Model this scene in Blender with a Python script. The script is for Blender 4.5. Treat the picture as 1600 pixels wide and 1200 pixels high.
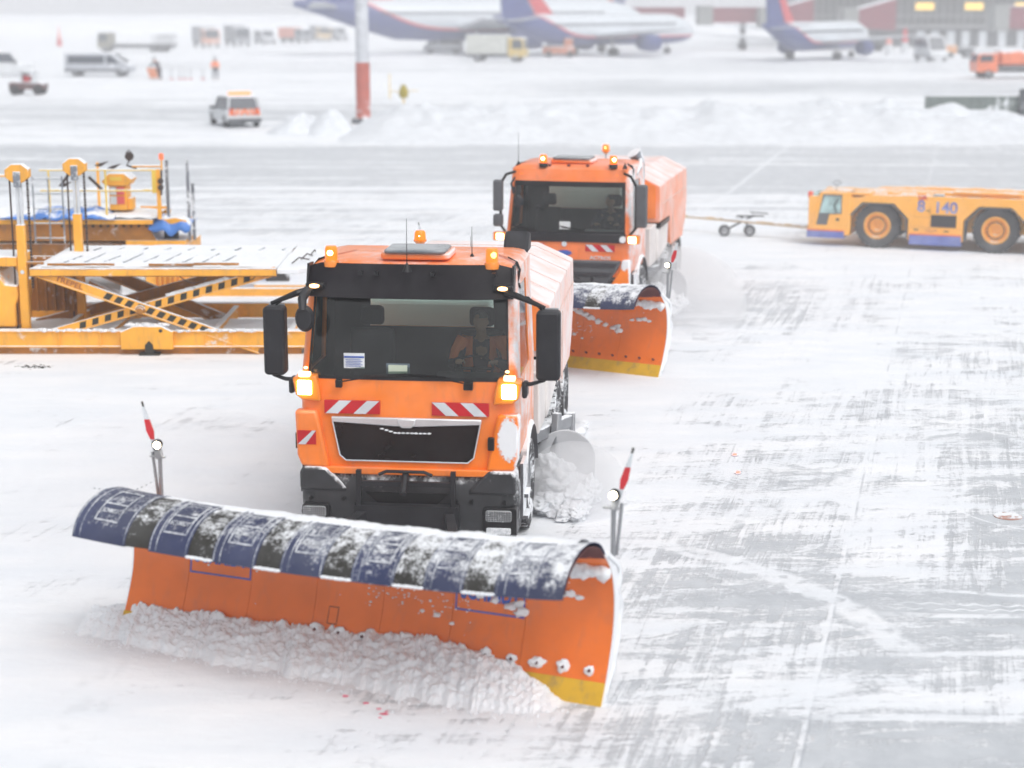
import bpy, bmesh, math, random
from mathutils import Vector, Matrix, noise
R = math.radians
random.seed(7)
scene = bpy.context.scene
for o in list(bpy.data.objects): bpy.data.objects.remove(o)

# ---------------- camera ----------------
CAM_H = 5.77; PITCH = R(11.94); FPX = 2800.0
cam_d = bpy.data.cameras.new('camera'); cam = bpy.data.objects.new('camera', cam_d)
scene.collection.objects.link(cam); scene.camera = cam
cam.location = (0, 0, CAM_H); cam.rotation_euler = (math.pi/2 - PITCH, 0, 0)
cam_d.sensor_width = 36; cam_d.lens = 36*FPX/1600; cam_d.clip_end = 5000; cam_d.clip_start = .1
cam_d.dof.use_dof = True; cam_d.dof.focus_distance = 21.5; cam_d.dof.aperture_fstop = .82

# ---------------- sky, sun, exposure ----------------
SUN_EL, SUN_AZ = R(56), R(145)
world = bpy.data.worlds.new('World'); scene.world = world; world.use_nodes = True
wn = world.node_tree; bg = wn.nodes['Background']
sky = wn.nodes.new('ShaderNodeTexSky'); sky.sky_type = 'NISHITA'; sky.sun_disc = False
sky.sun_elevation = SUN_EL; sky.sun_rotation = SUN_AZ; sky.dust_density = 4; sky.air_density = 1.2; sky.ozone_density = 1.0
hs = wn.nodes.new('ShaderNodeHueSaturation'); hs.inputs['Saturation'].default_value = .14
wn.links.new(sky.outputs[0], hs.inputs['Color']); wn.links.new(hs.outputs[0], bg.inputs[0])
bg.inputs[1].default_value = .145
sun_d = bpy.data.lights.new('sun', 'SUN'); sun_d.energy = .5; sun_d.angle = R(50); sun_d.color = (1, .975, .95)
sun = bpy.data.objects.new('sun', sun_d); scene.collection.objects.link(sun)
sun.rotation_euler = (math.pi/2 - SUN_EL, 0, R(35))
scene.view_settings.view_transform = 'Standard'; scene.view_settings.look = 'None'
scene.view_settings.gamma = 1; scene.view_settings.exposure = .31
cy = scene.cycles
cy.max_bounces = 7; cy.diffuse_bounces = 4; cy.glossy_bounces = 3; cy.transparent_max_bounces = 12; cy.volume_bounces = 2
cy.use_denoising = True; cy.caustics_reflective = False; cy.caustics_refractive = False

# ---------------- calibration helpers: where a ray of the photo meets a real plane ----------------
cp, sp_ = math.cos(PITCH), math.sin(PITCH)
def at(px, py, d):
    "world X and Z of what is seen at the photo's (px, py), standing d metres away"
    u = (px-800)/FPX; v = (600-py)/FPX
    dy = cp + v*sp_; dz = -sp_ + v*cp
    t = d/dy
    return t*u, CAM_H + t*dz
def gnd(px, py, z=0.0):
    u = (px-800)/FPX; v = (600-py)/FPX
    dy = cp + v*sp_; dz = -sp_ + v*cp
    t = (z-CAM_H)/dz
    return t*u, t*dy

# ---------------- object helpers ----------------
C = scene.collection
def tag(o, label=None, cat=None, group=None, kind=None):
    if label: o['label'] = label
    if cat: o['category'] = cat
    if group: o['group'] = group
    if kind: o['kind'] = kind
    return o
def empty(name, loc, rz=0, label=None, cat=None, group=None):
    o = bpy.data.objects.new(name, None); C.objects.link(o)
    o.location = loc; o.rotation_euler = (0, 0, rz); o.empty_display_size = .3
    return tag(o, label, cat, group)
def kids(o): return [c for c in bpy.data.objects if c.parent == o]
def copy_tree(o, parent=None):
    c = o.copy(); C.objects.link(c)
    if parent: c.parent = parent
    for ch in kids(o): copy_tree(ch, c)
    return c

class MB:
    def __init__(s): s.bm = bmesh.new()
    def face(s, pts):
        vs = [s.bm.verts.new(p) for p in pts]
        return s.bm.faces.new(vs)
    def box(s, x0, x1, y0, y1, z0, z1, M=None):
        P = [Vector(p) for p in ((x0,y0,z0),(x1,y0,z0),(x1,y1,z0),(x0,y1,z0),(x0,y0,z1),(x1,y0,z1),(x1,y1,z1),(x0,y1,z1))]
        if M: P = [M @ p for p in P]
        v = [s.bm.verts.new(p) for p in P]
        for f in ((0,3,2,1),(4,5,6,7),(0,1,5,4),(1,2,6,5),(2,3,7,6),(3,0,4,7)): s.bm.faces.new([v[i] for i in f])
        return s
    def beam(s, a, b, w, h, up=(0,0,1)):
        "a box from a to b, w wide and h high"
        a, b = Vector(a), Vector(b); d = (b-a); L = d.length; d.normalize()
        up = Vector(up); side = d.cross(up)
        if side.length < 1e-4: side = d.cross(Vector((0,1,0)))
        side.normalize(); u = side.cross(d).normalized()
        M = Matrix((( side.x, d.x, u.x, a.x),(side.y, d.y, u.y, a.y),(side.z, d.z, u.z, a.z),(0,0,0,1)))
        return s.box(-w/2, w/2, 0, L, -h/2, h/2, M)
    def tube(s, pts, r, n=8, cap=True):
        pts = [Vector(p) for p in pts]; rs = r if isinstance(r, (list, tuple)) else [r]*len(pts)
        rings = []; prev = None
        for i, p in enumerate(pts):
            t = (pts[min(i+1, len(pts)-1)] - pts[max(i-1, 0)]).normalized()
            if prev is None:
                a = t.orthogonal().normalized()
            else:
                a = (prev - t*prev.dot(t)).normalized()
            prev = a; b = t.cross(a)
            rings.append([s.bm.verts.new(p + (a*math.cos(2*math.pi*k/n) + b*math.sin(2*math.pi*k/n))*rs[i]) for k in range(n)])
        for i in range(len(rings)-1):
            for k in range(n):
                s.bm.faces.new((rings[i][k], rings[i][(k+1)%n], rings[i+1][(k+1)%n], rings[i+1][k]))
        if cap:
            s.bm.faces.new(rings[0][::-1]); s.bm.faces.new(rings[-1])
        return s
    def prism(s, poly, axis, a, b):
        "polygon in the plane across the axis, extruded from a to b"
        def mk(p, t):
            if axis == 'x': return (t, p[0], p[1])
            if axis == 'y': return (p[0], t, p[1])
            return (p[0], p[1], t)
        A = [s.bm.verts.new(mk(p, a)) for p in poly]; B = [s.bm.verts.new(mk(p, b)) for p in poly]
        n = len(poly)
        s.bm.faces.new(A); s.bm.faces.new(B[::-1])
        for i in range(n): s.bm.faces.new((A[i], B[i], B[(i+1)%n], A[(i+1)%n]))
        return s
    def loft(s, rings, cap=True, closed=True):
        Rg = [[s.bm.verts.new(p) for p in r] for r in rings]; n = len(Rg[0])
        for i in range(len(Rg)-1):
            for k in range(n if closed else n-1):
                s.bm.faces.new((Rg[i][k], Rg[i][(k+1)%n], Rg[i+1][(k+1)%n], Rg[i+1][k]))
        if cap and closed:
            s.bm.faces.new(Rg[0][::-1]); s.bm.faces.new(Rg[-1])
        return s
    def lathe(s, prof, axis='x', c=(0,0,0), n=24, cap=True):
        "prof is a list of (radius, along); a ring of verts each"
        rings = []
        for r, h in prof:
            ring = []
            for k in range(n):
                q = 2*math.pi*k/n; a, b = r*math.cos(q), r*math.sin(q)
                p = {'x': (h, a, b), 'y': (a, h, b), 'z': (a, b, h)}[axis]
                ring.append((p[0]+c[0], p[1]+c[1], p[2]+c[2]))
            rings.append(ring)
        return s.loft(rings, cap=cap)
    def ball(s, c, rx, ry=None, rz=None, sub=2, jit=0, seed=0):
        ry = ry or rx; rz = rz or rx
        r = bmesh.ops.create_icosphere(s.bm, subdivisions=sub, radius=1)
        for v in r['verts']:
            k = 1 + (jit*noise.noise(v.co*1.7 + Vector((seed*3.1, seed, 0))) if jit else 0)
            v.co = Vector((c[0]+v.co.x*rx*k, c[1]+v.co.y*ry*k, c[2]+v.co.z*rz*k))
        return s
    def grid(s, f, nu, nv):
        V = [[s.bm.verts.new(f(i/nu, j/nv)) for j in range(nv+1)] for i in range(nu+1)]
        for i in range(nu):
            for j in range(nv): s.bm.faces.new((V[i][j], V[i+1][j], V[i+1][j+1], V[i][j+1]))
        return s
    def build(s, name, m, parent=None, bevel=0, sharp=35, smooth=True, thick=0, off=0, sub=0):
        bmesh.ops.recalc_face_normals(s.bm, faces=s.bm.faces)
        me = bpy.data.meshes.new(name); s.bm.to_mesh(me); s.bm.free()
        if smooth:
            for p in me.polygons: p.use_smooth = True
            me.set_sharp_from_angle(angle=R(sharp))
        o = bpy.data.objects.new(name, me); C.objects.link(o)
        for q in (m if isinstance(m, (list, tuple)) else [m]): me.materials.append(q)
        if parent: o.parent = parent
        if sub:
            mo = o.modifiers.new('sub', 'SUBSURF'); mo.levels = mo.render_levels = sub
        if thick:
            mo = o.modifiers.new('solid', 'SOLIDIFY'); mo.thickness = thick; mo.offset = off
            if isinstance(m, (list, tuple)) and len(m) > 1: mo.material_offset = 1; mo.material_offset_rim = 0
            if smooth and not bevel and sharp < 170:
                es = o.modifiers.new('split', 'EDGE_SPLIT'); es.split_angle = R(45)
        if bevel:
            mo = o.modifiers.new('bev', 'BEVEL'); mo.width = bevel; mo.segments = 2; mo.limit_method = 'ANGLE'; mo.angle_limit = R(40)
        return o
def rrect(x0, x1, z0, z1, r, n=4):
    P = []
    for cx, cz, a0 in ((x1-r, z1-r, 0), (x0+r, z1-r, 90), (x0+r, z0+r, 180), (x1-r, z0+r, 270)):
        for k in range(n+1):
            q = R(a0 + 90*k/n); P.append((cx + r*math.cos(q), cz + r*math.sin(q)))
    return P
def text_mesh(txt, size, bold=0.0):
    cu = bpy.data.curves.new('t', 'FONT'); cu.body = txt; cu.size = size; cu.align_x = 'CENTER'; cu.align_y = 'CENTER'
    cu.extrude = .003; cu.offset = bold
    o = bpy.data.objects.new('t', cu); C.objects.link(o)
    bpy.context.view_layer.update()
    me = bpy.data.meshes.new_from_object(o.evaluated_get(bpy.context.evaluated_depsgraph_get()))
    bpy.data.objects.remove(o); return me
def text(name, txt, size, m, parent, loc, rot=(math.pi/2, 0, 0), bold=0.0, sx=1.0):
    me = text_mesh(txt, size, bold); me.materials.clear(); me.materials.append(m)
    o = bpy.data.objects.new(name, me); C.objects.link(o); o.parent = parent
    o.location = loc; o.rotation_euler = rot; o.scale = (sx, 1, 1); return o

# ---------------- materials ----------------
class NT:
    def __init__(s, name):
        s.m = bpy.data.materials.new(name); s.m.use_nodes = True; s.t = s.m.node_tree
        s.b = s.t.nodes['Principled BSDF']; s.out = s.t.nodes['Material Output']
    def n(s, kind, **kw):
        q = s.t.nodes.new('ShaderNode'+kind)
        for k, v in kw.items(): setattr(q, k, v)
        return q
    def l(s, a, b): s.t.links.new(a, b)
    def val(s, x, inp):
        if hasattr(x, 'is_linked') or isinstance(x, bpy.types.NodeSocket): s.l(x, inp)
        else: inp.default_value = x
    def math(s, op, a, b=0.0, c=0.0, clamp=False):
        q = s.n('Math', operation=op); q.use_clamp = clamp
        s.val(a, q.inputs[0]); s.val(b, q.inputs[1]); s.val(c, q.inputs[2]); return q.outputs[0]
    def noise(s, vec, scale, detail=4, rough=.55, dist=0):
        q = s.n('TexNoise'); s.l(vec, q.inputs['Vector']); q.inputs['Scale'].default_value = scale
        q.inputs['Detail'].default_value = detail; q.inputs['Roughness'].default_value = rough; q.inputs['Distortion'].default_value = dist
        return q.outputs['Fac']
    def mapv(s, vec, scale=(1,1,1), rot=0, loc=(0,0,0)):
        if rot:                                   # turn first, then stretch, so that the streaks themselves turn
            r_ = s.n('Mapping'); s.l(vec, r_.inputs[0]); r_.inputs['Rotation'].default_value = (0,0,rot); vec = r_.outputs[0]
        q = s.n('Mapping'); s.l(vec, q.inputs[0]); q.inputs['Scale'].default_value = scale
        q.inputs['Location'].default_value = loc; return q.outputs[0]
    def step(s, x, lo, hi, a=0.0, b=1.0):
        q = s.n('MapRange', interpolation_type='SMOOTHSTEP'); s.val(x, q.inputs[0])
        q.inputs[1].default_value = lo; q.inputs[2].default_value = hi; q.inputs[3].default_value = a; q.inputs[4].default_value = b
        return q.outputs[0]
    def mix(s, f, a, b):
        q = s.n('Mix', data_type='RGBA'); s.val(f, q.inputs[0])
        for x, i in ((a, 6), (b, 7)):
            if isinstance(x, (tuple, list)): q.inputs[i].default_value = (*x[:3], 1)
            else: s.l(x, q.inputs[i])
        return q.outputs[2]
SNOW = (.79, .81, .84)
_mc = {}
def mat(name, base, rough=.5, metal=0.0, var=.12, snow=0.0, top=.35, side=0.0, front=0.0, nscale=9.0, soft=.05, bump=0.0, coat=0.0, grime=0.0, spec=.5, film=0.0, gx=0.0, blob=None):
    """paint, rubber or steel with slight unevenness; snow>0 lays rimed snow on it:
    top / side / front say how much faces that look up, to local +x and to local -y catch; film: a thin powder over everything"""
    if name in _mc: return _mc[name]
    k = NT(name); g = k.n('NewGeometry'); tc = k.n('TexCoord'); oc = tc.outputs['Object']
    n1 = k.noise(oc, 2.3, 3)
    dark = tuple(c*(1-var) for c in base); lite = tuple(min(1, c*(1+var*.6)) for c in base)
    col = k.mix(k.step(n1, .3, .7), dark, lite)
    if grime:
        gr = k.noise(k.mapv(oc, (6, 6, 1.2)), 1.6, 6, .65)
        col = k.mix(k.step(gr, .5, .75, 0, grime), col, tuple(.25*c+.1 for c in base))
    rg = rough
    if film:
        nf = k.noise(oc, 1.6, 5, .6)
        fn = k.n('SeparateXYZ'); k.l(tc.outputs['Normal'], fn.inputs[0])
        ff = k.math('MULTIPLY', k.step(nf, .3, .75), k.math('ADD', .5, k.math('MULTIPLY', k.math('MAXIMUM', fn.outputs[2], 0), 1.0)), clamp=True)
        col = k.mix(k.math('MULTIPLY', ff, film, clamp=True), col, SNOW)
    if snow:
        nn = k.noise(oc, nscale, 7, .68); n2 = k.noise(oc, nscale*.22, 3, .5)
        sx = k.n('SeparateXYZ'); k.l(tc.outputs['Normal'], sx.inputs[0])
        v = k.math('ADD', k.math('MULTIPLY', nn, .55), k.math('MULTIPLY', n2, .45))
        v = k.math('ADD', v, k.math('MULTIPLY', sx.outputs[2], top))
        if side: v = k.math('ADD', v, k.math('MULTIPLY', sx.outputs[0], side))
        if front: v = k.math('ADD', v, k.math('MULTIPLY', sx.outputs[1], -front))
        v = k.math('ADD', v, snow)
        so = k.n('SeparateXYZ'); k.l(oc, so.inputs[0])
        if gx: v = k.math('ADD', v, k.math('MULTIPLY', so.outputs[0], gx))
        if blob:
            dx_ = k.math('DIVIDE', k.math('SUBTRACT', so.outputs[0], blob[0]), blob[2]); dz_ = k.math('DIVIDE', k.math('SUBTRACT', so.outputs[2], blob[1]), blob[3])
            rr = k.math('SQRT', k.math('ADD', k.math('MULTIPLY', dx_, dx_), k.math('MULTIPLY', dz_, dz_)))
            v = k.math('MAXIMUM', v, k.math('ADD', k.math('MULTIPLY', k.noise(oc, 26, 6, .7), .9), k.math('SUBTRACT', .85, k.math('MULTIPLY', rr, .85))))
        mask = k.step(v, .5-soft, .5+soft)
        col = k.mix(mask, col, SNOW)
        rg = k.math('ADD', k.math('MULTIPLY', mask, .85-rough), rough)
        bp = k.n('Bump'); bp.inputs['Strength'].default_value = .5; bp.inputs['Distance'].default_value = .012
        k.l(k.math('MULTIPLY', mask, k.math('ADD', .6, nn)), bp.inputs['Height']); k.l(bp.outputs[0], k.b.inputs['Normal'])
        k.l(k.math('MULTIPLY', k.math('SUBTRACT', 1.0, mask), metal), k.b.inputs['Metallic'])
    else:
        k.b.inputs['Metallic'].default_value = metal
        if bump:
            bp = k.n('Bump'); bp.inputs['Strength'].default_value = bump; bp.inputs['Distance'].default_value = .01
            k.l(k.noise(oc, 40, 4), bp.inputs['Height']); k.l(bp.outputs[0], k.b.inputs['Normal'])
    k.l(col, k.b.inputs['Base Color']); k.val(rg, k.b.inputs['Roughness'])
    k.b.inputs['Coat Weight'].default_value = coat; k.b.inputs['Specular IOR Level'].default_value = spec
    _mc[name] = k.m; return k.m
def emis(name, col, strength, base=None):
    if name in _mc: return _mc[name]
    k = NT(name); k.b.inputs['Base Color'].default_value = (*(base or col), 1); k.b.inputs['Roughness'].default_value = .3
    k.b.inputs['Emission Color'].default_value = (*col, 1); k.b.inputs['Emission Strength'].default_value = strength
    _mc[name] = k.m; return k.m
def glass(name, tint, refl=.08, haze=0.0):
    if name in _mc: return _mc[name]
    k = NT(name); k.t.nodes.remove(k.b)
    tr = k.n('BsdfTransparent'); tr.inputs[0].default_value = (*tint, 1)
    gl = k.n('BsdfGlossy'); gl.inputs['Roughness'].default_value = .03
    fr = k.n('Fresnel'); fr.inputs[0].default_value = 1.5
    mx = k.n('MixShader'); k.l(k.math('ADD', k.math('MULTIPLY', fr.outputs[0], .8), refl-.03, clamp=True), mx.inputs[0])
    k.l(tr.outputs[0], mx.inputs[1]); k.l(gl.outputs[0], mx.inputs[2])
    sh = mx.outputs[0]
    if haze:
        tc = k.n('TexCoord'); df = k.n('BsdfDiffuse'); df.inputs[0].default_value = (*SNOW, 1)
        m2 = k.n('MixShader'); k.l(k.step(k.noise(tc.outputs['Object'], 3, 5), .3, .8, 0, haze), m2.inputs[0])
        k.l(sh, m2.inputs[1]); k.l(df.outputs[0], m2.inputs[2]); sh = m2.outputs[0]
    k.l(sh, k.out.inputs[0]); _mc[name] = k.m; return k.m

OR = (.95, .222, .014)
m_orange = mat('orange_paint', OR, .4, coat=.2, var=.08, film=.14, grime=.25)
m_orange_snowy = mat('orange_paint_snow_side', OR, .4, var=.06, snow=-.2, top=.2, side=.42, nscale=5, soft=.10, blob=(1.075, 1.34, .12, .24))
m_orange_roof = mat('orange_paint_rimed', OR, .45, var=.06, snow=-.24, top=.22, side=.36, nscale=4, soft=.3, film=.3)
m_blade = mat('blade_orange', (.80, .165, .012), .4, coat=.25, var=.08, snow=-.23, top=.05, nscale=12, soft=.02, grime=.25)
m_blade_snowy = mat('blade_back', (.9, .9, .9), .6, var=.08, snow=.2, top=.3, side=.3, nscale=7, soft=.1)
m_blue = mat('hood_blue', (.024, .032, .088), .65, var=.2, snow=-.25, top=.24, nscale=34, soft=.10, film=.05, gx=.032, spec=.3)
m_flap = mat('flap_rubber', (.022, .020, .016), .8, var=.2, snow=-.235, top=.25, nscale=38, soft=.09, film=.05, gx=.032, spec=.25)
m_ridge = mat('hood_rib', (.10, .12, .18), .6, var=.2, snow=-.15, top=.2, nscale=24, soft=.16)
m_maroon = mat('hood_inside', (.10, .03, .035), .7)
m_yellow = mat('cutting_edge_yellow', (.62, .36, .02), .55, var=.2, grime=.7)
m_snow = mat('snow_clumps', SNOW, .9, var=.03, bump=.35, spec=.2)
m_bank = mat('ploughed_bank_snow', (.66, .685, .72), .9, var=.08, bump=.6, spec=.15)
m_dark = mat('dark_plastic', (.018, .018, .022), .5, var=.2, film=.03, spec=.25)
m_dark_s = mat('dark_plastic_rimed', (.022, .023, .027), .6, var=.2, snow=-.17, top=.26, side=.16, nscale=10, soft=.08, film=.05)
m_black = mat('black_gloss', (.012, .012, .014), .35, var=.2, spec=.3)
m_inner = mat('cab_lining', (.014, .015, .017), .8, spec=.2)
m_seat = mat('seat_cloth', (.02, .022, .03), .85)
m_rubber = mat('tyre_rubber', (.03, .03, .032), .8, var=.2, snow=-.12, top=.15, side=.12, nscale=8, soft=.12)
m_tread = mat('tread_snowpacked', (.05, .05, .055), .8, var=.2, snow=-.05, top=.1, nscale=14, soft=.05)
m_chrome = mat('chrome', (.72, .74, .77), .38, .55, var=.1)
m_steel = mat('grey_steel', (.33, .34, .36), .45, .6, snow=-.13, top=.3, nscale=12)
m_white_side = mat('white_panel_rimed', (.75, .7, .68), .5, var=.1, film=.5)
m_red = mat('reflective_red', (.55, .02, .03), .3)
m_silver = mat('reflective_silver', (.62, .66, .70), .3)
m_amber = mat('amber_plastic', (.85, .25, .02), .25, coat=.5)
m_beacon = emis('beacon_lit', (1, .15, .004), 1.0); m_beacon_core = emis('beacon_core', (1, .72, .25), 14)
m_lamp = emis('lamp_white', (1, .88, .62), 16); m_lamp_amber = emis('lamp_amber', (1, .55, .22), 5)
m_lens = mat('lamp_lens_grid', (.45, .47, .48), .25, .3, var=.3, snow=-.12, top=0, nscale=30)
m_wind = glass('windscreen_glass', (.52, .62, .58), .045, haze=.02)
m_side_glass = glass('side_glass', (.5, .6, .6), .3, haze=.3)
m_visor = mat('smoked_visor', (.010, .008, .011), .45, var=.3, film=.02, spec=.15)
m_paper = mat('paper', (.75, .78, .8), .8); m_paper_g = mat('card_green', (.55, .62, .5), .7); m_blue_t = mat('blue_ink', (.05, .12, .45), .6)
m_skin = mat('skin', (.50, .28, .20), .6); m_hair = mat('grey_hair', (.16, .14, .13), .9); m_vest = mat('orange_vest', (1.0, .20, .03), .7, var=.2)
m_cloth = mat('dark_work_cloth', (.02, .025, .05), .9)
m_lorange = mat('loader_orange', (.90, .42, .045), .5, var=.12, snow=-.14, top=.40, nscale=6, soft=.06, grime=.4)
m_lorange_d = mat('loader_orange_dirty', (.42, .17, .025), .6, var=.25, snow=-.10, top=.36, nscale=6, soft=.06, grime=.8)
m_lyellow = mat('loader_yellow', (.80, .55, .08), .5, var=.1, snow=-.18, top=.35, grime=.3)
m_haz = mat('hazard_black', (.03, .028, .022), .6, var=.3)
m_deck = mat('snowy_deck', (.35, .37, .40), .6, snow=.24, top=.32, nscale=3, soft=.04)
m_chain = mat('dark_chain', (.07, .05, .045), .6, .4, var=.3)
m_tarp = mat('blue_tarp', (.07, .22, .62), .5, var=.25, snow=-.26, top=.3, nscale=2.2, soft=.05)
m_ladder = mat('ladder_grey', (.25, .27, .31), .5, .5, snow=-.05, top=.3)
m_tug = mat('tug_yellow_orange', (.95, .43, .04), .45, var=.05, snow=-.36, top=.34, film=.12, grime=.15)
m_tug_blue = mat('tug_blue', (.07, .11, .42), .5, film=.3)
m_tyre_big = mat('big_tyre', (.022, .023, .027), .8, var=.2, snow=-.25, top=.15, nscale=8, film=.10)
m_dgrey = mat('dark_grey', (.08, .085, .095), .6, film=.1)
# ---------------- the apron ----------------
LK = .2495   # the slab joints all run this way (dX per dY)
def ground():
    def gauss(x, y, cx, cy, rx, ry, k=0.0):
        u = (x - cx - k*(y-cy))/rx; v = (y-cy)/ry
        return math.exp(-(u*u+v*v))
    def ss(a, b, x):
        t = max(0, min(1, (x-a)/(b-a))); return t*t*(3-2*t)
    def bare(x, y):
        b = 0.0
        b = max(b, .92*ss(52, 60, y)*(1-ss(73, 79, y)))                       # swept taxiway, far band
        b -= .75*gauss(x, y, -4.5, 54.5, 7, 4)                                # tongue of drift
        b = max(b, .72*gauss(x, y, -22, 100, 26, 13))
        b = max(b, .65*ss(112, 122, y)*(1-ss(136, 150, y))*ss(-10, 10, x))
        b = max(b, .45*ss(150, 165, y)*(1-ss(185, 200, y))*ss(-60, -20, x)*.9)
        j = x - 2.45 - LK*(y-14.0)                                            # across the long joint
        r = ss(-.6, .5, j)*(1-.5*ss(18, 26, y))*(1-ss(27, 44, y))
        b = max(b, .80*r*(.9+.1*math.sin(y*.9)))
        b = max(b, .50*ss(-3.6, -1.0, j)*(1-ss(22, 29, y)))
        b = max(b, .72*ss(0.4, 2.2, x)*(1-ss(14.0, 15.2, y)))
        b = max(b, .5*gauss(x, y, 4.2, 35, 4, 5, .25)); b = max(b, .35*gauss(x, y, 12, 33, 6, 5))
        b = max(b, .38*gauss(x, y, -6.5, 61, 5, 6)); b = max(b, .42*ss(38, 48, y)*(1-ss(54, 58, y))*(.6+.4*math.sin(x*.35+y*.2)))
        b -= .45*gauss(x, y, 4.5, 19.4, .45, 3.0, .27)                         # drift beside the joint
        b -= .5*gauss(x, y, 6.2, 15.2, 3.4, .55); b -= .45*gauss(x, y, 4.6, 14.25, 3.4, .28)
        b = max(b, .30*gauss(x, y, -1.2, 14.3, .9, 1.6)); b = max(b, .22*gauss(x, y, -2.4, 15.6, 1.0, .35))
        return max(0, min(1, b))
    me = bpy.data.meshes.new('ground')
    xs = [-900, -500, -250, -140, -90, -70] + [-56 + i*1.0 for i in range(31)] + [-25 + i*.3 for i in range(150)] + [20 + i*1.0 for i in range(41)] + [70, 100, 160, 300, 600, 900]
    ys = [-150, -60, -20, 0, 6] + [9 + i*.25 for i in range(120)] + [39 + i*.6 for i in range(80)] + [87+i*2 for i in range(60)] + [215, 240, 300, 450, 700, 1100]
    V = []; col = []
    for y in ys:
        for x in xs:
            V.append((x, y, 0.0)); col.append(bare(x, y))
    n = len(xs); F = []
    for j in range(len(ys)-1):
        for i in range(n-1):
            a = j*n+i; F.append((a, a+1, a+n+1, a+n))
    me.from_pydata(V, [], F)
    at_ = me.attributes.new('swept', 'FLOAT', 'POINT'); at_.data.foreach_set('value', col)
    o = bpy.data.objects.new('ground', me); C.objects.link(o); tag(o, kind='structure')
    k = NT('snow_and_concrete'); g = k.n('NewGeometry'); P = g.outputs['Position']
    a = k.n('Attribute', attribute_name='swept').outputs['Fac']
    sx = k.n('SeparateXYZ'); k.l(P, sx.inputs[0]); X, Y = sx.outputs[0], sx.outputs[1]
    far = k.step(Y, 30, 70)
    st = k.noise(k.mapv(P, (.8, 2.0, 1), R(-12)), 1.3, 8, .68, 1.2)      # wind streaks
    st2 = k.noise(k.mapv(P, (.14, 1.3, 1), R(2)), 1.0, 6, .6, .5)      # wide ones
    fine = k.noise(k.mapv(P, (3, 6, 1), R(-10)), 3.0, 6, .7, .3)
    big = k.noise(P, .33, 4, .55)
    brush = k.noise(k.mapv(P, (7, .30, 1), R(14)), 1.0, 7, .72, .9); brush = k.math('ADD', k.math('MULTIPLY', k.math('SUBTRACT', brush, .5), k.step(k.noise(P, .45, 3), .35, .62, .25, 1.5)), .5)         # brush marks along the joints
    v = k.math('ADD', k.math('MULTIPLY', st, .46), k.math('MULTIPLY', st2, .30))
    v = k.math('ADD', v, k.math('MULTIPLY', fine, .16)); v = k.math('ADD', v, k.math('MULTIPLY', big, .26))
    v = k.math('ADD', v, k.math('MULTIPLY', brush, .40)); v = k.math('SUBTRACT', v, .14)                # around .65
    thin = k.noise(k.mapv(P, (.9, 7, 1), R(-3)), 1.6, 5, .7, .4); wide = k.noise(k.mapv(P, (.035, .75, 1), R(1)), 1.0, 6, .65, .4)
    v = k.math('ADD', v, k.math('MULTIPLY', k.math('SUBTRACT', thin, .5), .22)); v = k.math('ADD', v, k.math('MULTIPLY', k.math('MULTIPLY', k.math('SUBTRACT', wide, .5), far), 1.1))
    v = k.math('ADD', k.math('MULTIPLY', k.math('SUBTRACT', v, .65), 4.6), k.math('MULTIPLY', a, 1.15))
    near = k.step(Y, 24, 34, 1, 0); v = k.math('ADD', v, k.math('MULTIPLY', k.math('MULTIPLY', k.math('SUBTRACT', k.noise(P, 17, 3, .6), .5), near), .9))
    bare_m = k.step(v, .34, .90)
    def line(kx, c, w, feather=.02, wob=.05, y0=None, y1=None, vert=True, wavy=0):
        "distance from a straight mark on the apron"
        wb = k.math('MULTIPLY', k.math('SUBTRACT', k.noise(P, .8, 3), .5), wob)
        d = k.math('SUBTRACT', k.math('SUBTRACT', X, k.math('MULTIPLY', Y, kx)), c) if vert else k.math('SUBTRACT', k.math('SUBTRACT', Y, k.math('MULTIPLY', X, kx)), c)
        if wavy:
            s_ = k.math('MULTIPLY', k.math('SINE', k.math('MULTIPLY', X, wavy)), .022); d = k.math('ADD', d, s_)
        d = k.math('ABSOLUTE', k.math('ADD', d, wb))
        m = k.step(d, w, w+feather, 1, 0)
        rng = Y if vert else X
        if y0 is not None: m = k.math('MULTIPLY', m, k.step(rng, y0, y0+1.0))
        if y1 is not None: m = k.math('MULTIPLY', m, k.step(rng, y1-2, y1, 1, 0))
        return m
    snow_lines = [line(LK, 2.45-LK*14.0, .014, .025, .04), line(LK, -7.25, .05, .06, .1, 40, 79),
                  line(-.03, 16.62, .035, .05, .12, 3.2, 12, False), line(-.035, 14.06, .05, .05, .1, 1.9, 12, False),
                  line(-.10, 17.25, .014, .02, .06, 3.4, 11, False, 30), line(-.055, 16.9, .014, .02, .06, 3.3, 11, False, 34),
                  line(-.16, 17.9, .03, .04, .2, 3.6, 11, False), line(.02, 15.35, .03, .07, .15, 3, 11, False)]
    def arc(cx, cy, r, w, tread=0, a0=None, xlo=None, xhi=None, ylo=None, yhi=None):
        dx = k.math('SUBTRACT', X, cx); dy = k.math('SUBTRACT', Y, cy)
        rr = k.math('SQRT', k.math('ADD', k.math('MULTIPLY', dx, dx), k.math('MULTIPLY', dy, dy)))
        wb = k.math('MULTIPLY', k.math('SUBTRACT', k.noise(P, 2.5, 4), .5), w*1.6)
        d = k.math('ABSOLUTE', k.math('ADD', k.math('SUBTRACT', rr, r), wb))
        m = k.step(d, w*.5, w, 1, 0)
        if tread:
            an = k.math('ARCTAN2', dy, dx)
            m = k.math('MULTIPLY', m, k.step(k.math('SINE', k.math('MULTIPLY', an, r*tread)), -.5, .2))
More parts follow.
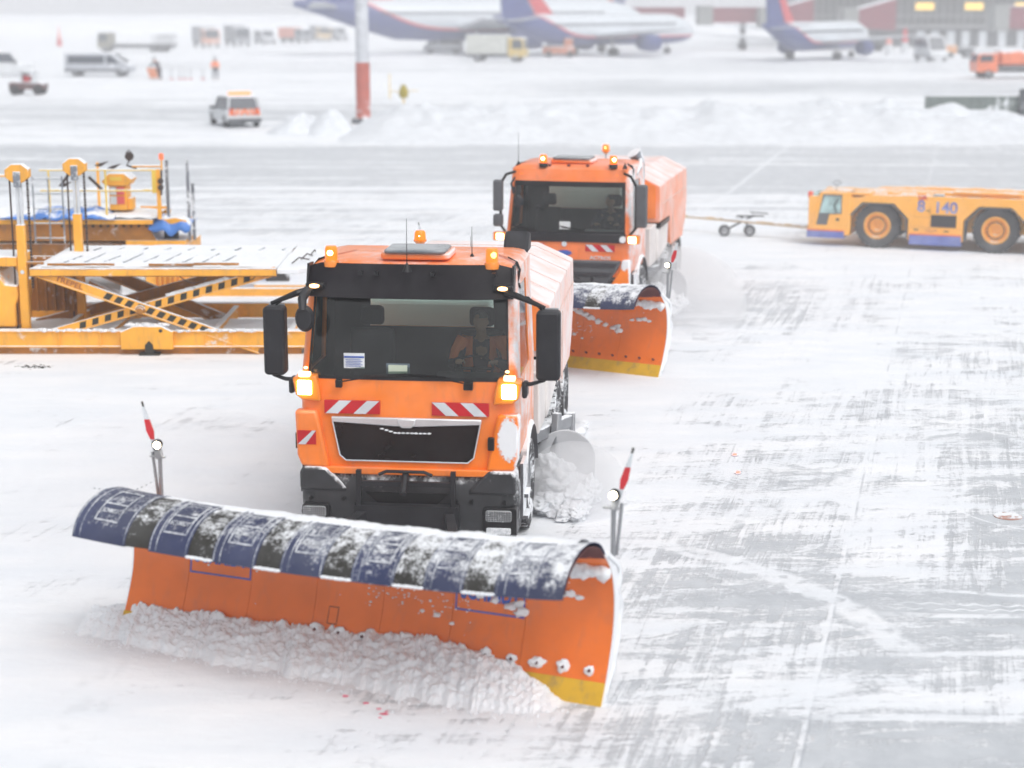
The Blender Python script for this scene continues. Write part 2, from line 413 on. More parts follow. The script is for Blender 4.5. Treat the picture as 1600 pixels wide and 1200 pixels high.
        for c_, lo, hi in ((X, xlo, xhi), (Y, ylo, yhi)):
            if lo is not None: m = k.math('MULTIPLY', m, k.step(c_, lo, lo+.5))
            if hi is not None: m = k.math('MULTIPLY', m, k.step(c_, hi-.5, hi, 1, 0))
        return m
    snow_lines += [arc(-2.5, 26.5, 8.4, .30, 0, xlo=1.5, xhi=5.3, yhi=24), arc(-2.5, 26.5, 7.2, .14, 60, xlo=1.5, xhi=5.3, yhi=24), arc(-1.0, 15.0, 4.6, .22, 0, xlo=1.0, ylo=15.2, yhi=21),
                   arc(12, 9, 8.8, .10, 50, xhi=9, ylo=13), arc(12, 9, 7.9, .10, 50, xhi=9, ylo=13), arc(10.5, 28, 5.5, .05, 0, xhi=9.2, yhi=29), arc(8.4, 21.6, .9, .025, 0, xhi=8.4), arc(6.4, 20.4, 1.2, .03, 0, xhi=6.2),
                   arc(-14, 40, 21, .35, 0, xlo=2, ylo=27, yhi=46), arc(-14, 40, 22.6, .12, 40, xlo=2, ylo=27, yhi=46), arc(30, 44, 24, .25, 0, xhi=10, ylo=24, yhi=40)]
    sl = snow_lines[0]
    for q in snow_lines[1:]: sl = k.math('MAXIMUM', sl, q)
    sl = k.math('MULTIPLY', sl, k.step(k.noise(P, 5, 4), .3, .52))
    bare_m = k.math('MULTIPLY', bare_m, k.math('SUBTRACT', 1.0, k.math('MULTIPLY', sl, .85)))
    joint = line(LK, 2.45-LK*14.0+.035, .008, .012, .04)
    joint = k.math('MULTIPLY', joint, k.step(k.noise(P, 1.1, 3), .45, .6))
    trk = k.math('MAXIMUM', line(-.055, -2.85, .05, .10, .05, 12, 16.5), line(-.055, -2.65, .02, .05, .05, 12, 16.5))
    trk = k.math('MULTIPLY', trk, k.step(k.noise(P, 3, 4), .45, .7, 0, .28))
    cn = k.noise(P, 2.2, 5, .6)
    conc = k.mix(k.step(cn, .25, .75), (.42, .445, .475), (.56, .585, .615))
    sn = k.noise(k.mapv(P, (.6, 1.6, 1)), .9, 5)
    snowc = k.mix(k.step(sn, .25, .8), (.73, .76, .80), (.82, .83, .85))
    soft = k.math('MAXIMUM', k.math('MULTIPLY', bare_m, .95), trk)
    col_ = k.mix(soft, snowc, conc)
    col_ = k.mix(k.math('MULTIPLY', joint, .3), col_, (.22, .24, .28))
    k.l(col_, k.b.inputs['Base Color'])
    k.l(k.step(bare_m, 0, 1, .9, .5), k.b.inputs['Roughness']); k.b.inputs['Specular IOR Level'].default_value = .25
    bp = k.n('Bump'); bp.inputs['Strength'].default_value = .55; bp.inputs['Distance'].default_value = .05
    h = k.math('ADD', k.math('MULTIPLY', k.noise(k.mapv(P, (1, 2.2, 1)), 2.2, 8, .68), 1.0), k.math('MULTIPLY', k.noise(P, 22, 4, .6), .18))
    h = k.math('MULTIPLY', h, k.math('SUBTRACT', 1.0, k.math('MULTIPLY', bare_m, .8)))
    k.l(h, bp.inputs['Height']); k.l(bp.outputs[0], k.b.inputs['Normal'])
    me.materials.append(k.m)
ground()

# a drift modelled as a heightfield between two edges
def mound_mesh(name, x0, x1, y0, y1, nx, ny, hf, m, label=None, cat=None):
    b = MB()
    def f(u, v):
        x = x0+(x1-x0)*u; y = y0+(y1-y0)*v
        return (x, y, hf(x, y, u, v))
    b.grid(f, nx, ny)
    return b.build(name, m, sharp=180)
def fbm(x, y, z=0, oc=4):
    s = 0; a = 1; t = 0
    for i in range(oc):
        s += a*noise.noise(Vector((x, y, z))); t += a; x *= 2.1; y *= 2.1; a *= .5
    return s/t
def bank_h(x, y, u, v):
    v = max(0, min(1, v - .10*(1+noise.noise(Vector((x*.35, 4, 4))))*(1-v))); ridge = math.sin(math.pi*v)**.9
    left = max(0, min(1, (x+7.8)/2.8)); left *= 1-.42*max(0, min(1, (x-18)/6)); 
    prof = 1.22 + .45*noise.noise(Vector((x*.22, 3, 0))) + .25*noise.noise(Vector((x*.6, 9, 0)))
    return -.05 + ridge*left*(prof + .75*fbm(x*.55, y*.55)) + .35*ridge*left*abs(fbm(x*1.6, y*1.6, 5))
o = mound_mesh('snow_bank', -12, 46, 75, 90, 330, 60, bank_h, m_bank)
tag(o, 'long broken bank of ploughed snow stretching from the mast to the right edge', 'snow bank')
def heap(name, cx, cy, r, h, label, seed):
    def hf(x, y, u, v):
        d = math.hypot(x-cx, (y-cy)*.8)/r
        return -.05 + h*max(0, 1-d*d)**1.5*(1+.6*fbm(x*1.2, y*1.2, seed))
    o = mound_mesh(name, cx-r, cx+r, cy-r*1.3, cy+r*1.3, 50, 50, hf, m_bank); return tag(o, label, 'snow heap', 'snow heaps left of the mast')
x, y = gnd(470, 208); heap('snow_heap', x, y, 1.7, .95, 'broad low snow heap farther left of the mast', 1)
x, y = gnd(517, 210); heap('snow_heap', x, y, 1.3, 1.15, 'steeper snow heap just left of the red mast base', 4)
# rolled windrow of snow in front of the blade
def windrow():
    b = MB()
    A = [(120, 985), (197, 1003), (306, 1027), (437, 1050), (530, 1066), (640, 1090), (740, 1108), (830, 1112), (885, 1100)]     # front foot in the photo
    H = [.06, .15, .17, .17, .18, .22, .18, .09, .0]
    W = [.50, .55, .60, .66, .75, .85, .75, .55, .25]
    n = len(A)-1
    fr = [gnd(*p) for p in A]
    nx, nd = -.19, .98
    NU, NV = 620, 110
    def lerp(L, t):
        i = min(n-1, int(t*n)); f = t*n-i
        f = f*f*(3-2*f)*.5 + f*.5
        return L[i]*(1-f)+L[i+1]*f if not isinstance(L[0], tuple) else (L[i][0]*(1-f)+L[i+1][0]*f, L[i][1]*(1-f)+L[i+1][1]*f)
    def f(u, v):
        p = lerp(fr, u); w = lerp(W, u); h = lerp(H, u)
        wob = .16*noise.noise(Vector((u*26, 0, 7)))+.07*noise.noise(Vector((u*90, 0, 3)))
        x = p[0] + .12*w*v; y = p[1] - .12 + (w+.12)*v + wob*(1-v)
        e = min(1, max(0, v/.75)); up = e**1.15
        z = h*1.5*up*(1-.25*max(0, (v-.75)/.25))
        edge = min(1, v*5)
        lump = abs(noise.noise(Vector((x*9, y*9, 1))))*.06 + abs(noise.noise(Vector((x*19, y*19, 4))))*.035 + noise.noise(Vector((x*45, y*45, 8)))*.014
        return (x, y, -.012 + edge*(z + lump*(.45+.8*up)*min(1, h*6+.15)))
    b.grid(f, NU, NV)
    for i in range(480):                                           # crumbs that fell off
        t = random.random(); p = lerp(fr, t); r = random.uniform(.003, .012)
        b.ball((p[0]+random.gauss(0, .1), p[1] - abs(random.gauss(0, .13)), r*.4), r, r, r*.8, sub=1, jit=.5, seed=i)
    o = b.build('snow_windrow', m_snow, sharp=180)
    tag(o, 'crumbly roll of fresh snow pushed along the foot of the front blade', 'snow windrow')
windrow()
# small finds on the snow
b = MB(); x, y = gnd(408, 1024); b.beam((x-.08, y-.04, .10), (x+.09, y+.05, .16), .012, .012)
tag(b.build('twig', m_haz), 'thin dark stick lying on the windrow before the front blade', 'stick')
m_pink = mat('pink_dye', (.65, .10, .18), .8)
b = MB()
for px, py, r in ((540, 1088, .03), (571, 1099, .025), (592, 1108, .02), (600, 1116, .035), (594, 1122, .015), (604, 1112, .015)):
    x, y = gnd(px, py); b.ball((x, y, .002), r, r*.6, .006, sub=2, jit=.8, seed=px)
tag(b.build('dye_spots', m_pink), kind='stuff', label='pink dye specks on the snow before the windrow', cat='stain')
b = MB()
for i in range(60):
    x, y = gnd(random.gauss(55, 12), random.gauss(573, 1.5)); r = random.uniform(.004, .016)
    b.ball((x, y, .003), r*2, r, r*.5, sub=1, jit=.6, seed=i)
tag(b.build('dirt_crumbs', m_haz), kind='stuff', label='scatter of dark dirt crumbs on the snow before the lift platform', cat='dirt')
def inset_light(px, py):
    x, y = gnd(px, py); e = empty('apron_light', (x, y, 0), 0, None, 'ground light', 'red lights set in the apron')
    MB().lathe([(.001, .002), (.045, .002), (.045, .01), (.03, .014), (.001, .014)], 'z', n=16).build('lamp_ring', m_steel, e)
    MB().lathe([(.001, .012), (.028, .012), (.028, .024), (.016, .03), (.001, .03)], 'z', n=12).build('lamp_dome', emis('red_lit', (1, .12, .08), 2.5), e)
    return e
tag(inset_light(1148, 712), 'small red light set in the swept apron, farther of the two')
tag(inset_light(1153, 740), 'small red light set in the swept apron, nearer of the two')
x, y = gnd(1575, 807)
tag(MB().lathe([(.001, .001), (.16, .001), (.16, .008), (.001, .008)], 'z', (x, y, 0), 24).build('inlet_cover', mat('rusty_cover', (.45, .25, .2), .8, snow=-.12, top=.12, nscale=14)), 'round rusty cover flush in the apron near the right edge', 'manhole cover')
# ---------------- the two runway sweepers ----------------
def wheel(parent, x, y, r, w, side, rim_m, name='wheel', tyre_m=None, lugs=34, snowy=True):
    "wheel > tyre, rim; axle along local x, outer face on the given side"
    tyre_m = tyre_m or m_rubber
    e = empty(name, (x, y, r)); e.parent = parent
    b = MB(); hw = w/2
    b.lathe([(r*.58, -hw*.8), (r*.75, -hw), (r*.93, -hw*.98), (r*.975, -hw*.8), (r*.975, hw*.8), (r*.93, hw*.98), (r*.75, hw), (r*.58, hw*.8)], 'x', n=40, cap=False)
    for i in range(lugs):
        q = 2*math.pi*i/lugs
        for s in (-1, 1):
            M = Matrix.Rotation(q + s*.04, 4, 'X')
            b.box(*(sorted((s*hw*.12, s*hw*.93))), -r*.055, r*.03, r*.955, r*1.0, M)
    t = b.build('tyre', tyre_m, e)
    b = MB()
    b.lathe([(.001, side*hw*.15), (r*.20, side*hw*.15), (r*.22, side*hw*.62), (r*.30, side*hw*.62), (r*.34, side*hw*.25), (r*.5, side*hw*.3), (r*.53, side*hw*.82), (r*.6, side*hw*.82), (r*.6, -side*hw*.7), (.001, -side*hw*.7)], 'x', n=28)
    for i in range(10):
        q = 2*math.pi*i/10; b.tube([(side*hw*.2, r*.27*math.cos(q), r*.27*math.sin(q)), (side*hw*.7, r*.27*math.cos(q), r*.27*math.sin(q))], r*.022, 6)
    b.build('rim', rim_m, e)
    return e

def chevron(parent, x0, x1, z0, z1, y, lean, n=2, m_bg=None, name='hazard_marking', yaw=0):
    "red plate with slanting silver bars"
    e = MB().box(x0, x1, y-.004, y+.02, z0, z1).build(name, m_red, parent)
    h = z1-z0; w = (x1-x0); b = MB(); bw = w/(2*n+.5) if n > 1 else w*.42
    for i in range(n):
        if lean > 0: xa = x0 + w*(.02 + i*.5) if n > 1 else x0+w*.02
        else: xa = x0 + w*(.0 + i*.5) if n > 1 else x0+w*.0
        sh = h*1.05*lean
        P = [(xa+max(0, -sh), z0), (xa+bw+max(0, -sh), z0), (xa+bw+max(0, sh), z1), (xa+max(0, sh), z1)]
        P = [(min(x1, max(x0, p[0])), p[1]) for p in P]
        b.prism(P, 'y', y-.007, y-.003)
    b.build('silver_stripe', m_silver, e, smooth=False)
    return e

BL, BR = Vector((-2.34, -2.44, 0)), Vector((2.28, -3.84, 0))
BD = (BR-BL).normalized(); BN = Vector((BD.y, -BD.x, 0)); BLEN = (BR-BL).length
PROF = [(.04, .0), (-.05, .16), (-.14, .34), (-.22, .55), (-.25, .78), (-.22, 1.00), (-.13, 1.17), (.0, 1.30)]
HOOD = [(-.02, 1.32), (.10, 1.43), (.28, 1.50), (.47, 1.52), (.66, 1.49), (.81, 1.42), (.91, 1.32), (.95, 1.22)]
def spline(P, t):
    n = len(P)-1; q = min(n-1e-6, max(0, t*n)); i = int(q); f = q-i
    p0, p1, p2, p3 = P[max(0, i-1)], P[i], P[i+1], P[min(n, i+2)]
    return tuple(.5*((2*b)+(-a+c)*f+(2*a-5*b+4*c-d)*f*f+(-a+3*b-3*c+d)*f**3) for a, b, c, d in zip(p0, p1, p2, p3))
def BP(u, a, z):
    sag = .10*max(0, math.sin(math.pi*min(1, max(0, u/BLEN))))**.7*min(1, max(0, (z-.9)/.35))
    return BL + BD*u + BN*a + Vector((0, 0, z-sag))

def snow_plow(root, full=True):
    pl = empty('snow_plow', (0, 0, 0)); pl.parent = root
    # mouldboard: seven bolted panels with their gaps
    cuts = [0, .62, 1.30, 1.98, 2.66, 3.34, 4.03, BLEN]
    for i in range(7):
        u0, u1 = cuts[i]+.002, cuts[i+1]-.002
        def f(s, t, u0=u0, u1=u1):
            a, z = spline(PROF, .13+.87*t); return BP(u0+(u1-u0)*s, a, z)
        o = MB().grid(f, 6, 26).build('moldboard_panel', m_blade, pl, sharp=60, thick=.012)
    b = MB()
    for c in cuts[1:-1]:                                    # welded seams behind the gaps
        def f(s, t, c=c):
            a, z = spline(PROF, .13+.87*t); return BP(c-.012+.024*s, a-.012, z)
        b.grid(f, 1, 20)
    b.build('panel_seam', mat('seam_brown', (.25, .10, .05), .7, snow=.03, top=.1, nscale=6), pl, thick=.004)  # seam strips in their own dark brown, partly snowed over
    # yellow cutting edge
    def f(s, t):
        a, z = PROF[0][0]+(PROF[1][0]-PROF[0][0])*t*1.1, .0+.176*t
        return BP(BLEN*s, a+.022, z)
    MB().grid(f, 12, 2).build('cutting_edge', m_yellow, pl, thick=.03, off=-1)
    # end plates
    for u, nm in ((-.006, 'end_plate'), (BLEN+.006, 'end_plate')):
        pts = [spline(PROF, t/20) for t in range(21)]
        b = MB()
        for i in range(20):
            a0, z0 = pts[i]; a1, z1 = pts[i+1]
            b.face([BP(u, a0, z0), BP(u, a1, z1), BP(u, a1-.11, z1+.01), BP(u, a0-.11, z0+.01)])
        b.build(nm, m_blade_snowy, pl, thick=.012)
    # snow clinging to the back of the board at the right end
    def f(s, t):
        a, z = spline(PROF, .05+.95*t); th = .10+.09*noise.noise(Vector((s*5, t*7, 3)))
        return BP(BLEN-.5+.52*s, a-.03-th*math.sin(math.pi*min(1, t*1.0+.02))**.5*(.5+.7*s), z + .02)
    MB().grid(f, 14, 40).build('snow_crust', m_snow, pl, sharp=180, thick=.05, off=0)
    # hood: blue panels with rubber flaps between
    segs = []; u = .20; blue_first = True
    widths = [.56, .24, .40, .25, .43, .24, .41, .27, .40, .27, .36, .28, .60]
    sc = (BLEN-.20)/sum(widths)
    for i, w in enumerate(widths):
        segs.append((u, u+w*sc, i % 2 == 0)); u += w*sc
    for i, (u0, u1, blue) in enumerate(segs):
        dz = 0 if blue else -.006
        def f(s, t, u0=u0, u1=u1, blue=blue):
            a, z = spline(HOOD, t if blue else t*.97); a -= 0 if blue else .006
            lo = .035*noise.noise(Vector((u0*5+s*.7, 3, 2)))*t if not blue else 0
            return BP(u0+(u1-u0)*s, a+lo, z + (0 if blue else -.004))
        o = MB().grid(f, 8, 26).build('hood_panel' if blue else 'rubber_flap', m_blue if blue else m_flap, pl, sharp=60, thick=.01)
        if blue and full:
            b = MB()
            for ur in ((u0+.015, u0+.075, u1-.02) if i < 12 else (u0+.02, u0+.09, u1-.30)):       # raised ribs
                def f(s, t, ur=ur):
                    a, z = spline(HOOD, .04+.92*t)
                    q = math.sin(math.pi*s)*.012
                    n_ = Vector((a-.38, z-1.1)).normalized()
                    return BP(ur-.007+.014*s, a+n_.x*q, z+n_.y*q)
                b.grid(f, 3, 24)
            b.build('hood_rib', m_ridge, o, sharp=180)
            # pressed plaque with raised lettering
            uc = (u0+u1)/2 + (.02 if i < 12 else -.08); w = .12
            b = MB()
            def S(uu, tt, q=.008):
                a, z = spline(HOOD, tt); n_ = Vector((a-.38, z-1.1)).normalized(); return BP(uu, a+n_.x*q, z+n_.y*q)
            for k in range(14):
                t0, t1 = .40+.36*k/14, .40+.36*(k+1)/14
                for s in (-1, 1): b.face([S(uc+s*w, t0), S(uc+s*(w-.012), t0), S(uc+s*(w-.012), t1), S(uc+s*w, t1)])
            for t in (.40, .58, .76):
                b.face([S(uc-w, t-.008), S(uc+w, t-.008), S(uc+w, t+.008), S(uc-w, t+.008)])
            b.build('pressed_plaque', m_ridge, o, smooth=False, thick=.006)
            me = text_mesh('SCHMIDT', .062, .001); me.materials.clear(); me.materials.append(m_ridge)
            for v in me.vertices:
                t = .66 - v.co.y*1.0; p = S(uc+v.co.x*.72, t, .009+v.co.z); v.co = p
            q = bpy.data.objects.new('raised_lettering', me); C.objects.link(q); q.parent = o
    # the rolled lip and the dark inside of the hood
    def f(s, t):
        a, z = spline(HOOD, t*.9); return BP(.22+(BLEN-.22)*s, a*.97+.01, z-.035)
    MB().grid(f, 20, 14).build('hood_lining', m_maroon, pl, thick=.008)
    # snow lying along the top of the hood
    def f(s, t):
        tt = .02+.40*t; a, z = spline(HOOD, tt)
        den = .5+.5*noise.noise(Vector((s*16, 1, 5))); sl = min(1, s*2.2)
        h = (.012+.05*den)*math.sin(math.pi*t)**.6*sl + .012*noise.noise(Vector((s*70, t*8, 2)))*sl
        return BP(.35+(BLEN-.45)*s, a-.02, z-.02+max(-.01, h)+.012)
    MB().grid(f, 260, 14).build('snow_cap', m_snow, pl, sharp=180)
    for i, (u0, u1, blue) in enumerate(segs):               # little ledges of snow on the flap hems
        if not blue and i > 1:
            b = MB(); a, z = spline(HOOD, .965)
            for k in range(7):
                uu = u0+.02+(u1-u0-.04)*k/6; b.ball(BP(uu, a+.008, z+.0), .032, .016, .014, sub=2, jit=.5, seed=i*9+k)
            b.build('snow_ledge', m_snow, pl, sharp=180)
    # bolts with snow packed round them, and odd splats on the face
    def face_pt(u, z, q=.0):
        t = next((k/200 for k in range(200) if spline(PROF, k/200)[1] >= z), .99)
        a, zz = spline(PROF, t); a2, z2 = spline(PROF, min(1, t+.02)); n_ = Vector((z2-zz, -(a2-a))).normalized()
        return BP(u, a+n_.x*q, zz+n_.y*q)
    for k in range(12):
        uu = BLEN-.15-.24*k
        e = MB(); p = face_pt(uu, .24, .018); d = (face_pt(uu, .24, .05)-p)
        e.tube([p-d*.6, p+d*.9], .016, 8); bo = e.build('bolt', m_maroon, pl)
        if full: MB().ball(p+Vector((0, 0, .004)), .045+.012*(k % 3), .02, .042+.012*((k*2) % 3), sub=3, jit=.5, seed=k).build('packed_snow', m_snow, bo, sharp=180)
    b = MB(); rnd = random.Random(5)
    spl = [(.80, .72, .035), (.83, .66, .012), (.70, .78, .02), (1.35, .66, .012), (3.75, .70, .04), (3.9, .66, .05), (3.98, .69, .04), (4.35, .84, .04), (4.45, .85, .04), (4.52, .83, .03), (4.22, .82, .03),
           (3.62, .74, .05), (3.5, .80, .06), (3.4, .84, .06), (3.3, .88, .06), (3.2, .90, .04), (4.0, .62, .05), (3.98, .70, .03), (3.35, .45, .02), (3.2, .5, .03), (3.05, .52, .02)]
    for j in range(60): spl.append((rnd.uniform(2.5, 3.5), rnd.gauss(.62-.0, .05), rnd.uniform(.004, .011)))
    for j in range(26): spl.append((rnd.uniform(.6, 4.6), rnd.uniform(.35, 1.1), rnd.uniform(.003, .009)))
    for j, (uu, z, r) in enumerate(spl):
        p = face_pt(uu, z, .006); b.ball(p, r*1.5, min(r*.5, .018), r*.8, sub=2 if r > .012 else 1, jit=.9, seed=j)
    for j in range(14):
        b.ball(face_pt(BLEN-.62+.044*j, 1.22-.006*j, .03), .07, .05, .065+.02*math.sin(j), sub=2, jit=.7, seed=40+j)
    tag(b.build('snow_splat', m_snow, pl, sharp=180), kind='stuff')
    # blue maker's lettering in a frame, half under the hood
    for uc, wd in ((.96, .33), (3.69, .33)) if full else ():
        b = MB()
        def strip(a0, a1, z0, z1):
            n = max(1, int(abs(a1-a0)/.05)); m = max(1, int(abs(z1-z0)/.03))
            for i in range(n):
                for j in range(m):
                    ua, ub = uc+a0+(a1-a0)*i/n, uc+a0+(a1-a0)*(i+1)/n; za, zb = z0+(z1-z0)*j/m, z0+(z1-z0)*(j+1)/m
                    b.face([face_pt(ua, za, .009), face_pt(ub, za, .009), face_pt(ub, zb, .009), face_pt(ua, zb, .009)])
        strip(-wd, wd, .57, .590); strip(-wd, -wd+.016, .590, 1.1); strip(wd-.016, wd, .590, 1.1)
        fr = b.build('lettering_frame', m_blue_t, pl, smooth=False)
        me = text_mesh('SCHMIDT', .20, .006); me.materials.clear(); me.materials.append(m_blue_t)
        for v in me.vertices: v.co = face_pt(uc+v.co.x*.66, .745+v.co.y, .009+v.co.z)
        q = bpy.data.objects.new('painted_lettering', me); C.objects.link(q); q.parent = fr
    if full:                                                # inspection plate
        b = MB(); uc = 2.18
        for (ua, ub, za, zb) in ((uc-.05, uc-.044, .30, .45), (uc+.044, uc+.05, .30, .45), (uc-.05, uc+.05, .30, .306), (uc-.05, uc+.05, .444, .45)):
            b.face([face_pt(ua, za, .008), face_pt(ub, za, .008), face_pt(ub, zb, .008), face_pt(ua, zb, .008)])
        b.build('plate_outline', m_maroon, pl, smooth=False)
    # frame that carries the blade
    b = MB()
    b.beam(BP(.8, -.42, .55), BP(BLEN-.8, -.42, .55), .14, .14)
    for u in (.9, 1.8, 2.9, 4.0): b.beam(BP(u, -.34, .15), BP(u, -.36, 1.1), .03, .08)
    b.beam(BP(1.3, -.42, .5), (-.45, -.1, .5), .10, .12); b.beam(BP(3.4, -.42, .5), (.45, -.1, .5), .10, .12)
    b.beam((-.55, -.08, .5), (.55, -.08, .5), .16, .25); b.beam((-.5, -.12, .86), (.5, -.12, .86), .05, .05)
    for s in (-1, 1): b.beam((s*.5, -.12, .5), (s*.5, -.12, 1.0), .05, .07)
    b.tube([(-.28, -.14, .96), (-.2, -.16, 1.0), (.2, -.16, 1.0), (.28, -.14, .96)], .018); b.tube([(0, -.3, .8), (0, -.12, .96)], .04)
    b.build('lifting_frame', m_dark, pl)
    # marker mast at each end: post, lamp, flag on a tilted staff
    for u, lean in ((.24, -1), (BLEN-.06, 1)):
        p = BP(u, -.38, 0); x, y = p.x, p.y
        b = MB(); b.tube([(x, y, .95), (x, y, 1.62)], .022, 6); b.tube([(x+.05*lean*.6, y+.01, 1.2), (x+.07*lean, y, 1.66)], .016, 6)
        b.beam((x-.09, y, 1.62), (x+.05, y, 1.61), .05, .014); b.beam((x, y, 1.60), (x+.03*lean, y, 1.72), .06, .06)
        po = b.build('marker_post', m_steel, pl)
        b = MB(); b.lathe([(.01, .03), (.045, .02), (.05, -.03), (.02, -.05)], 'y', (x+.01*lean, y-.02, 1.74), 16); b.build('lamp_housing', m_dark, pl)
        MB().ball((x-.003, y-.068, 1.74), .036, .02, .036).build('marker_lamp', m_lamp, pl)
        q0 = Vector((x+.045*lean, y, 1.70)); q1 = Vector((x+(.16 if lean > 0 else -.15), y, 2.14))
        dv = (q1-q0); sd = Vector((.035, 0, 0))
        def leaf(t0, t1, w0, w1): 
            a0, a1 = q0+dv*t0, q0+dv*t1
            return [a0-sd*w0, a0+sd*w0, a1+sd*w1, a1-sd*w1]
        b = MB(); b.face(leaf(.18, .36, .5, 1.0)); b.face(leaf(.36, .62, 1.0, .7))
        fl = b.build('marker_flag', m_red, pl, smooth=False, thick=.02)
        b = MB(); b.face(leaf(0, .18, .55, .5)); b.face(leaf(.62, .9, .7, .25)); b.build('flag_sleeve', m_silver, pl, smooth=False, thick=.022)
        b = MB(); b.tube([q0+dv*.88, q1], .011, 6); b.build('flag_tip', m_haz, pl)
        if full and lean < 0:
            b = MB(); p0 = Vector((x, y-.03, 1.47-.04)); p1 = BP(u+.0, .30, 1.50)+Vector((-.22, 0, 0))
            for k in range(15):
                t = k/14; c = p0.lerp(p1, t)+Vector((0, 0, -.10*math.sin(math.pi*t)*(1-.3*t)))
                b.ball(c, .011, .007, .009, sub=1)
            b.build('safety_chain', m_steel, pl)
    return pl

def make_truck(style, loc, yaw, label):
    A = style == 'A'
    root = empty('snowplow_truck', (loc[0], loc[1], 0), yaw, label, 'snowplow truck')
    W = 1.16 if A else 1.15
    za, zb, zr = (1.93, 2.86, 3.10) if A else (1.76, 2.66, 2.93)
    def rake(z):
        if z <= 1.5: return 0.0
        return .05*(z-1.5)/.43 + max(0, z-za)*(.17 if A else .12)
    # columns of the section: left side back to front, round the corner, front, mirrored
    rc = .16; n_arc = 3
    side_y = [1.85, 1.55, 1.30, .95, .55, .30]
    fx = [-1+.25*i for i in range(9)]
    def section(z, inset=0.0, yoff=0.0):
        w = W - inset; r0 = rake(z)+yoff; pts = []
        left = [(-w, min(y_, 1.85-inset*.5)) for y_ in side_y]
        left = [(-w, max(y_ if y_ > .5 else y_+r0, r0+rc)) for (_, y_) in left]
        pts += left
        for k in range(1, n_arc+1):
            q = R(90*k/(n_arc+1)); pts.append((-w+rc-rc*math.cos(q), r0+rc+.035-(rc)*math.sin(q)))
        fw = w-rc
        fr = [(fw*t, r0 + .035*t*t) for t in fx]
        pts += fr
        right = [(-p[0], p[1]) for p in reversed(pts[:len(left)+n_arc])]
        pts += right
        yb = left[0][1]
        back = [(w*.62, yb), (0, yb), (-w*.62, yb)]
        pts += back
        return [Vector((p[0], p[1], z)) for p in pts]
    zlist = [.98, 1.12, 1.35, 1.6, za-.12, za, (za+zb)/2-.2, (za+zb)/2+.15, zb, zb+.08, zr-.06]
    rows = [section(z, inset=(.05 if z < 1.0 else 0) + max(0, z-za)*.045) for z in zlist]
    rows.append(section(zr-.005, .10, .10)); rows.append(section(zr+.02, .22, .28)); rows.append(section(zr+.035, .42, .6))
    nL = len(side_y)+n_arc; nF = len(fx); N = len(rows[0])
    ws_cols = range(nL-1, nL+nF)        # the windscreen wraps a little into the corners
    skip = set()
    iw0, iw1 = 5, 8
    for i in range(iw0, iw1):
        for c in ws_cols: skip.add((i, c))
        for c in (2, 3, 4): skip.add((i, c)); skip.add((i, nL*2+nF-2-c))
        if i > iw0: skip.add((i, N-3)); skip.add((i, N-2))
    b = MB(); V = [[b.bm.verts.new(p) for p in r] for r in rows]
    for i in range(len(rows)-1):
        for c in range(N):
            if (i, c) in skip: continue
            b.bm.faces.new((V[i][c], V[i][(c+1) % N], V[i+1][(c+1) % N], V[i+1][c]))
    b.bm.faces.new(V[-1])
    body = b.build('cab_shell', [m_cab if A else m_cab2, m_inner], root, sharp=38, thick=.035, off=-1)
    mo = body.modifiers['solid']; mo.material_offset = 1
    def patch(name, cols, r0, r1, m, off=0.0, parent=root, push=.0):
        b = MB(); cols = list(cols)
        c0 = sum((rows[i][c % N] for i in range(r0, r1+1) for c in cols), Vector())/((r1+1-r0)*len(cols))
        ctr = Vector((0, .9, c0.z))
        def P(i, c):
            p = rows[i][c % N].copy(); d = Vector((p.x-ctr.x, (p.y-ctr.y), 0)).normalized(); return p + d*push
        for i in range(r0, r1):
            for c in cols[:-1]:
                b.face([P(i, c), P(i, c+1), P(i+1, c+1), P(i+1, c)])
        bmesh.ops.remove_doubles(b.bm, verts=b.bm.verts, dist=1e-4)
        return b.build(name, m, parent, sharp=60)
    ws = patch('windscreen', range(nL-1, nL+nF+1), iw0, iw1, m_wind, push=-.012)
    # black ceramic border round the glass
    b = MB(); cols = list(range(nL-1, nL+nF+1))
    def WP(s, t, push=.006):
        q = s*(len(cols)-1); c = min(len(cols)-2, int(q)); f = q-c
        r_ = iw0 + t*(iw1-iw0); i = min(iw1-1, int(r_)); g = r_-i
        p = rows[i][cols[c]].lerp(rows[i][cols[c]+1], f).lerp(rows[i+1][cols[c]].lerp(rows[i+1][cols[c]+1], f), g)
        d = Vector((p.x, p.y-.9, 0)).normalized(); return p + d*push
    def band(s0, s1, t0, t1, n, m):
        b.grid(lambda s, t: WP(s0+(s1-s0)*s, t0+(t1-t0)*t), n, m)
    band(0, 1, -.0, .045, 30, 1); band(0, 1, .90, 1, 30, 1); band(0, .035, 0, 1, 1, 8); band(.965, 1, 0, 1, 1, 8)
    b.build('windscreen_border', m_black, root, sharp=60)
    patch('side_window', (2, 3, 4, 5), iw0, iw1, m_side_glass, push=-.01)
    patch('side_window', [nL*2+nF-2-c+0 for c in (4, 3, 2)] + [nL*2+nF-1-2+0], iw0, iw1, m_side_glass, push=-.01)
    patch('rear_window', (N-3, N-2, N-1), iw0+1, iw1, glass('rear_glass', (.75, .82, .78), .05), push=-.01)
    # interior
    b = MB(); b.box(-W+.05, W-.05, .14, .62, 1.0, za-.10); b.prism([(.22, za-.1), (.62, za-.1), (.52, za+.02), (.3, za+.0)], 'x', .25, W-.12)
    b.build('dashboard', m_dgrey if not A else m_inner, root, bevel=.03)
    b = MB(); b.box(-W+.04, W-.04, .12, 1.8, .99, 1.08); b.build('cab_floor', m_inner, root)
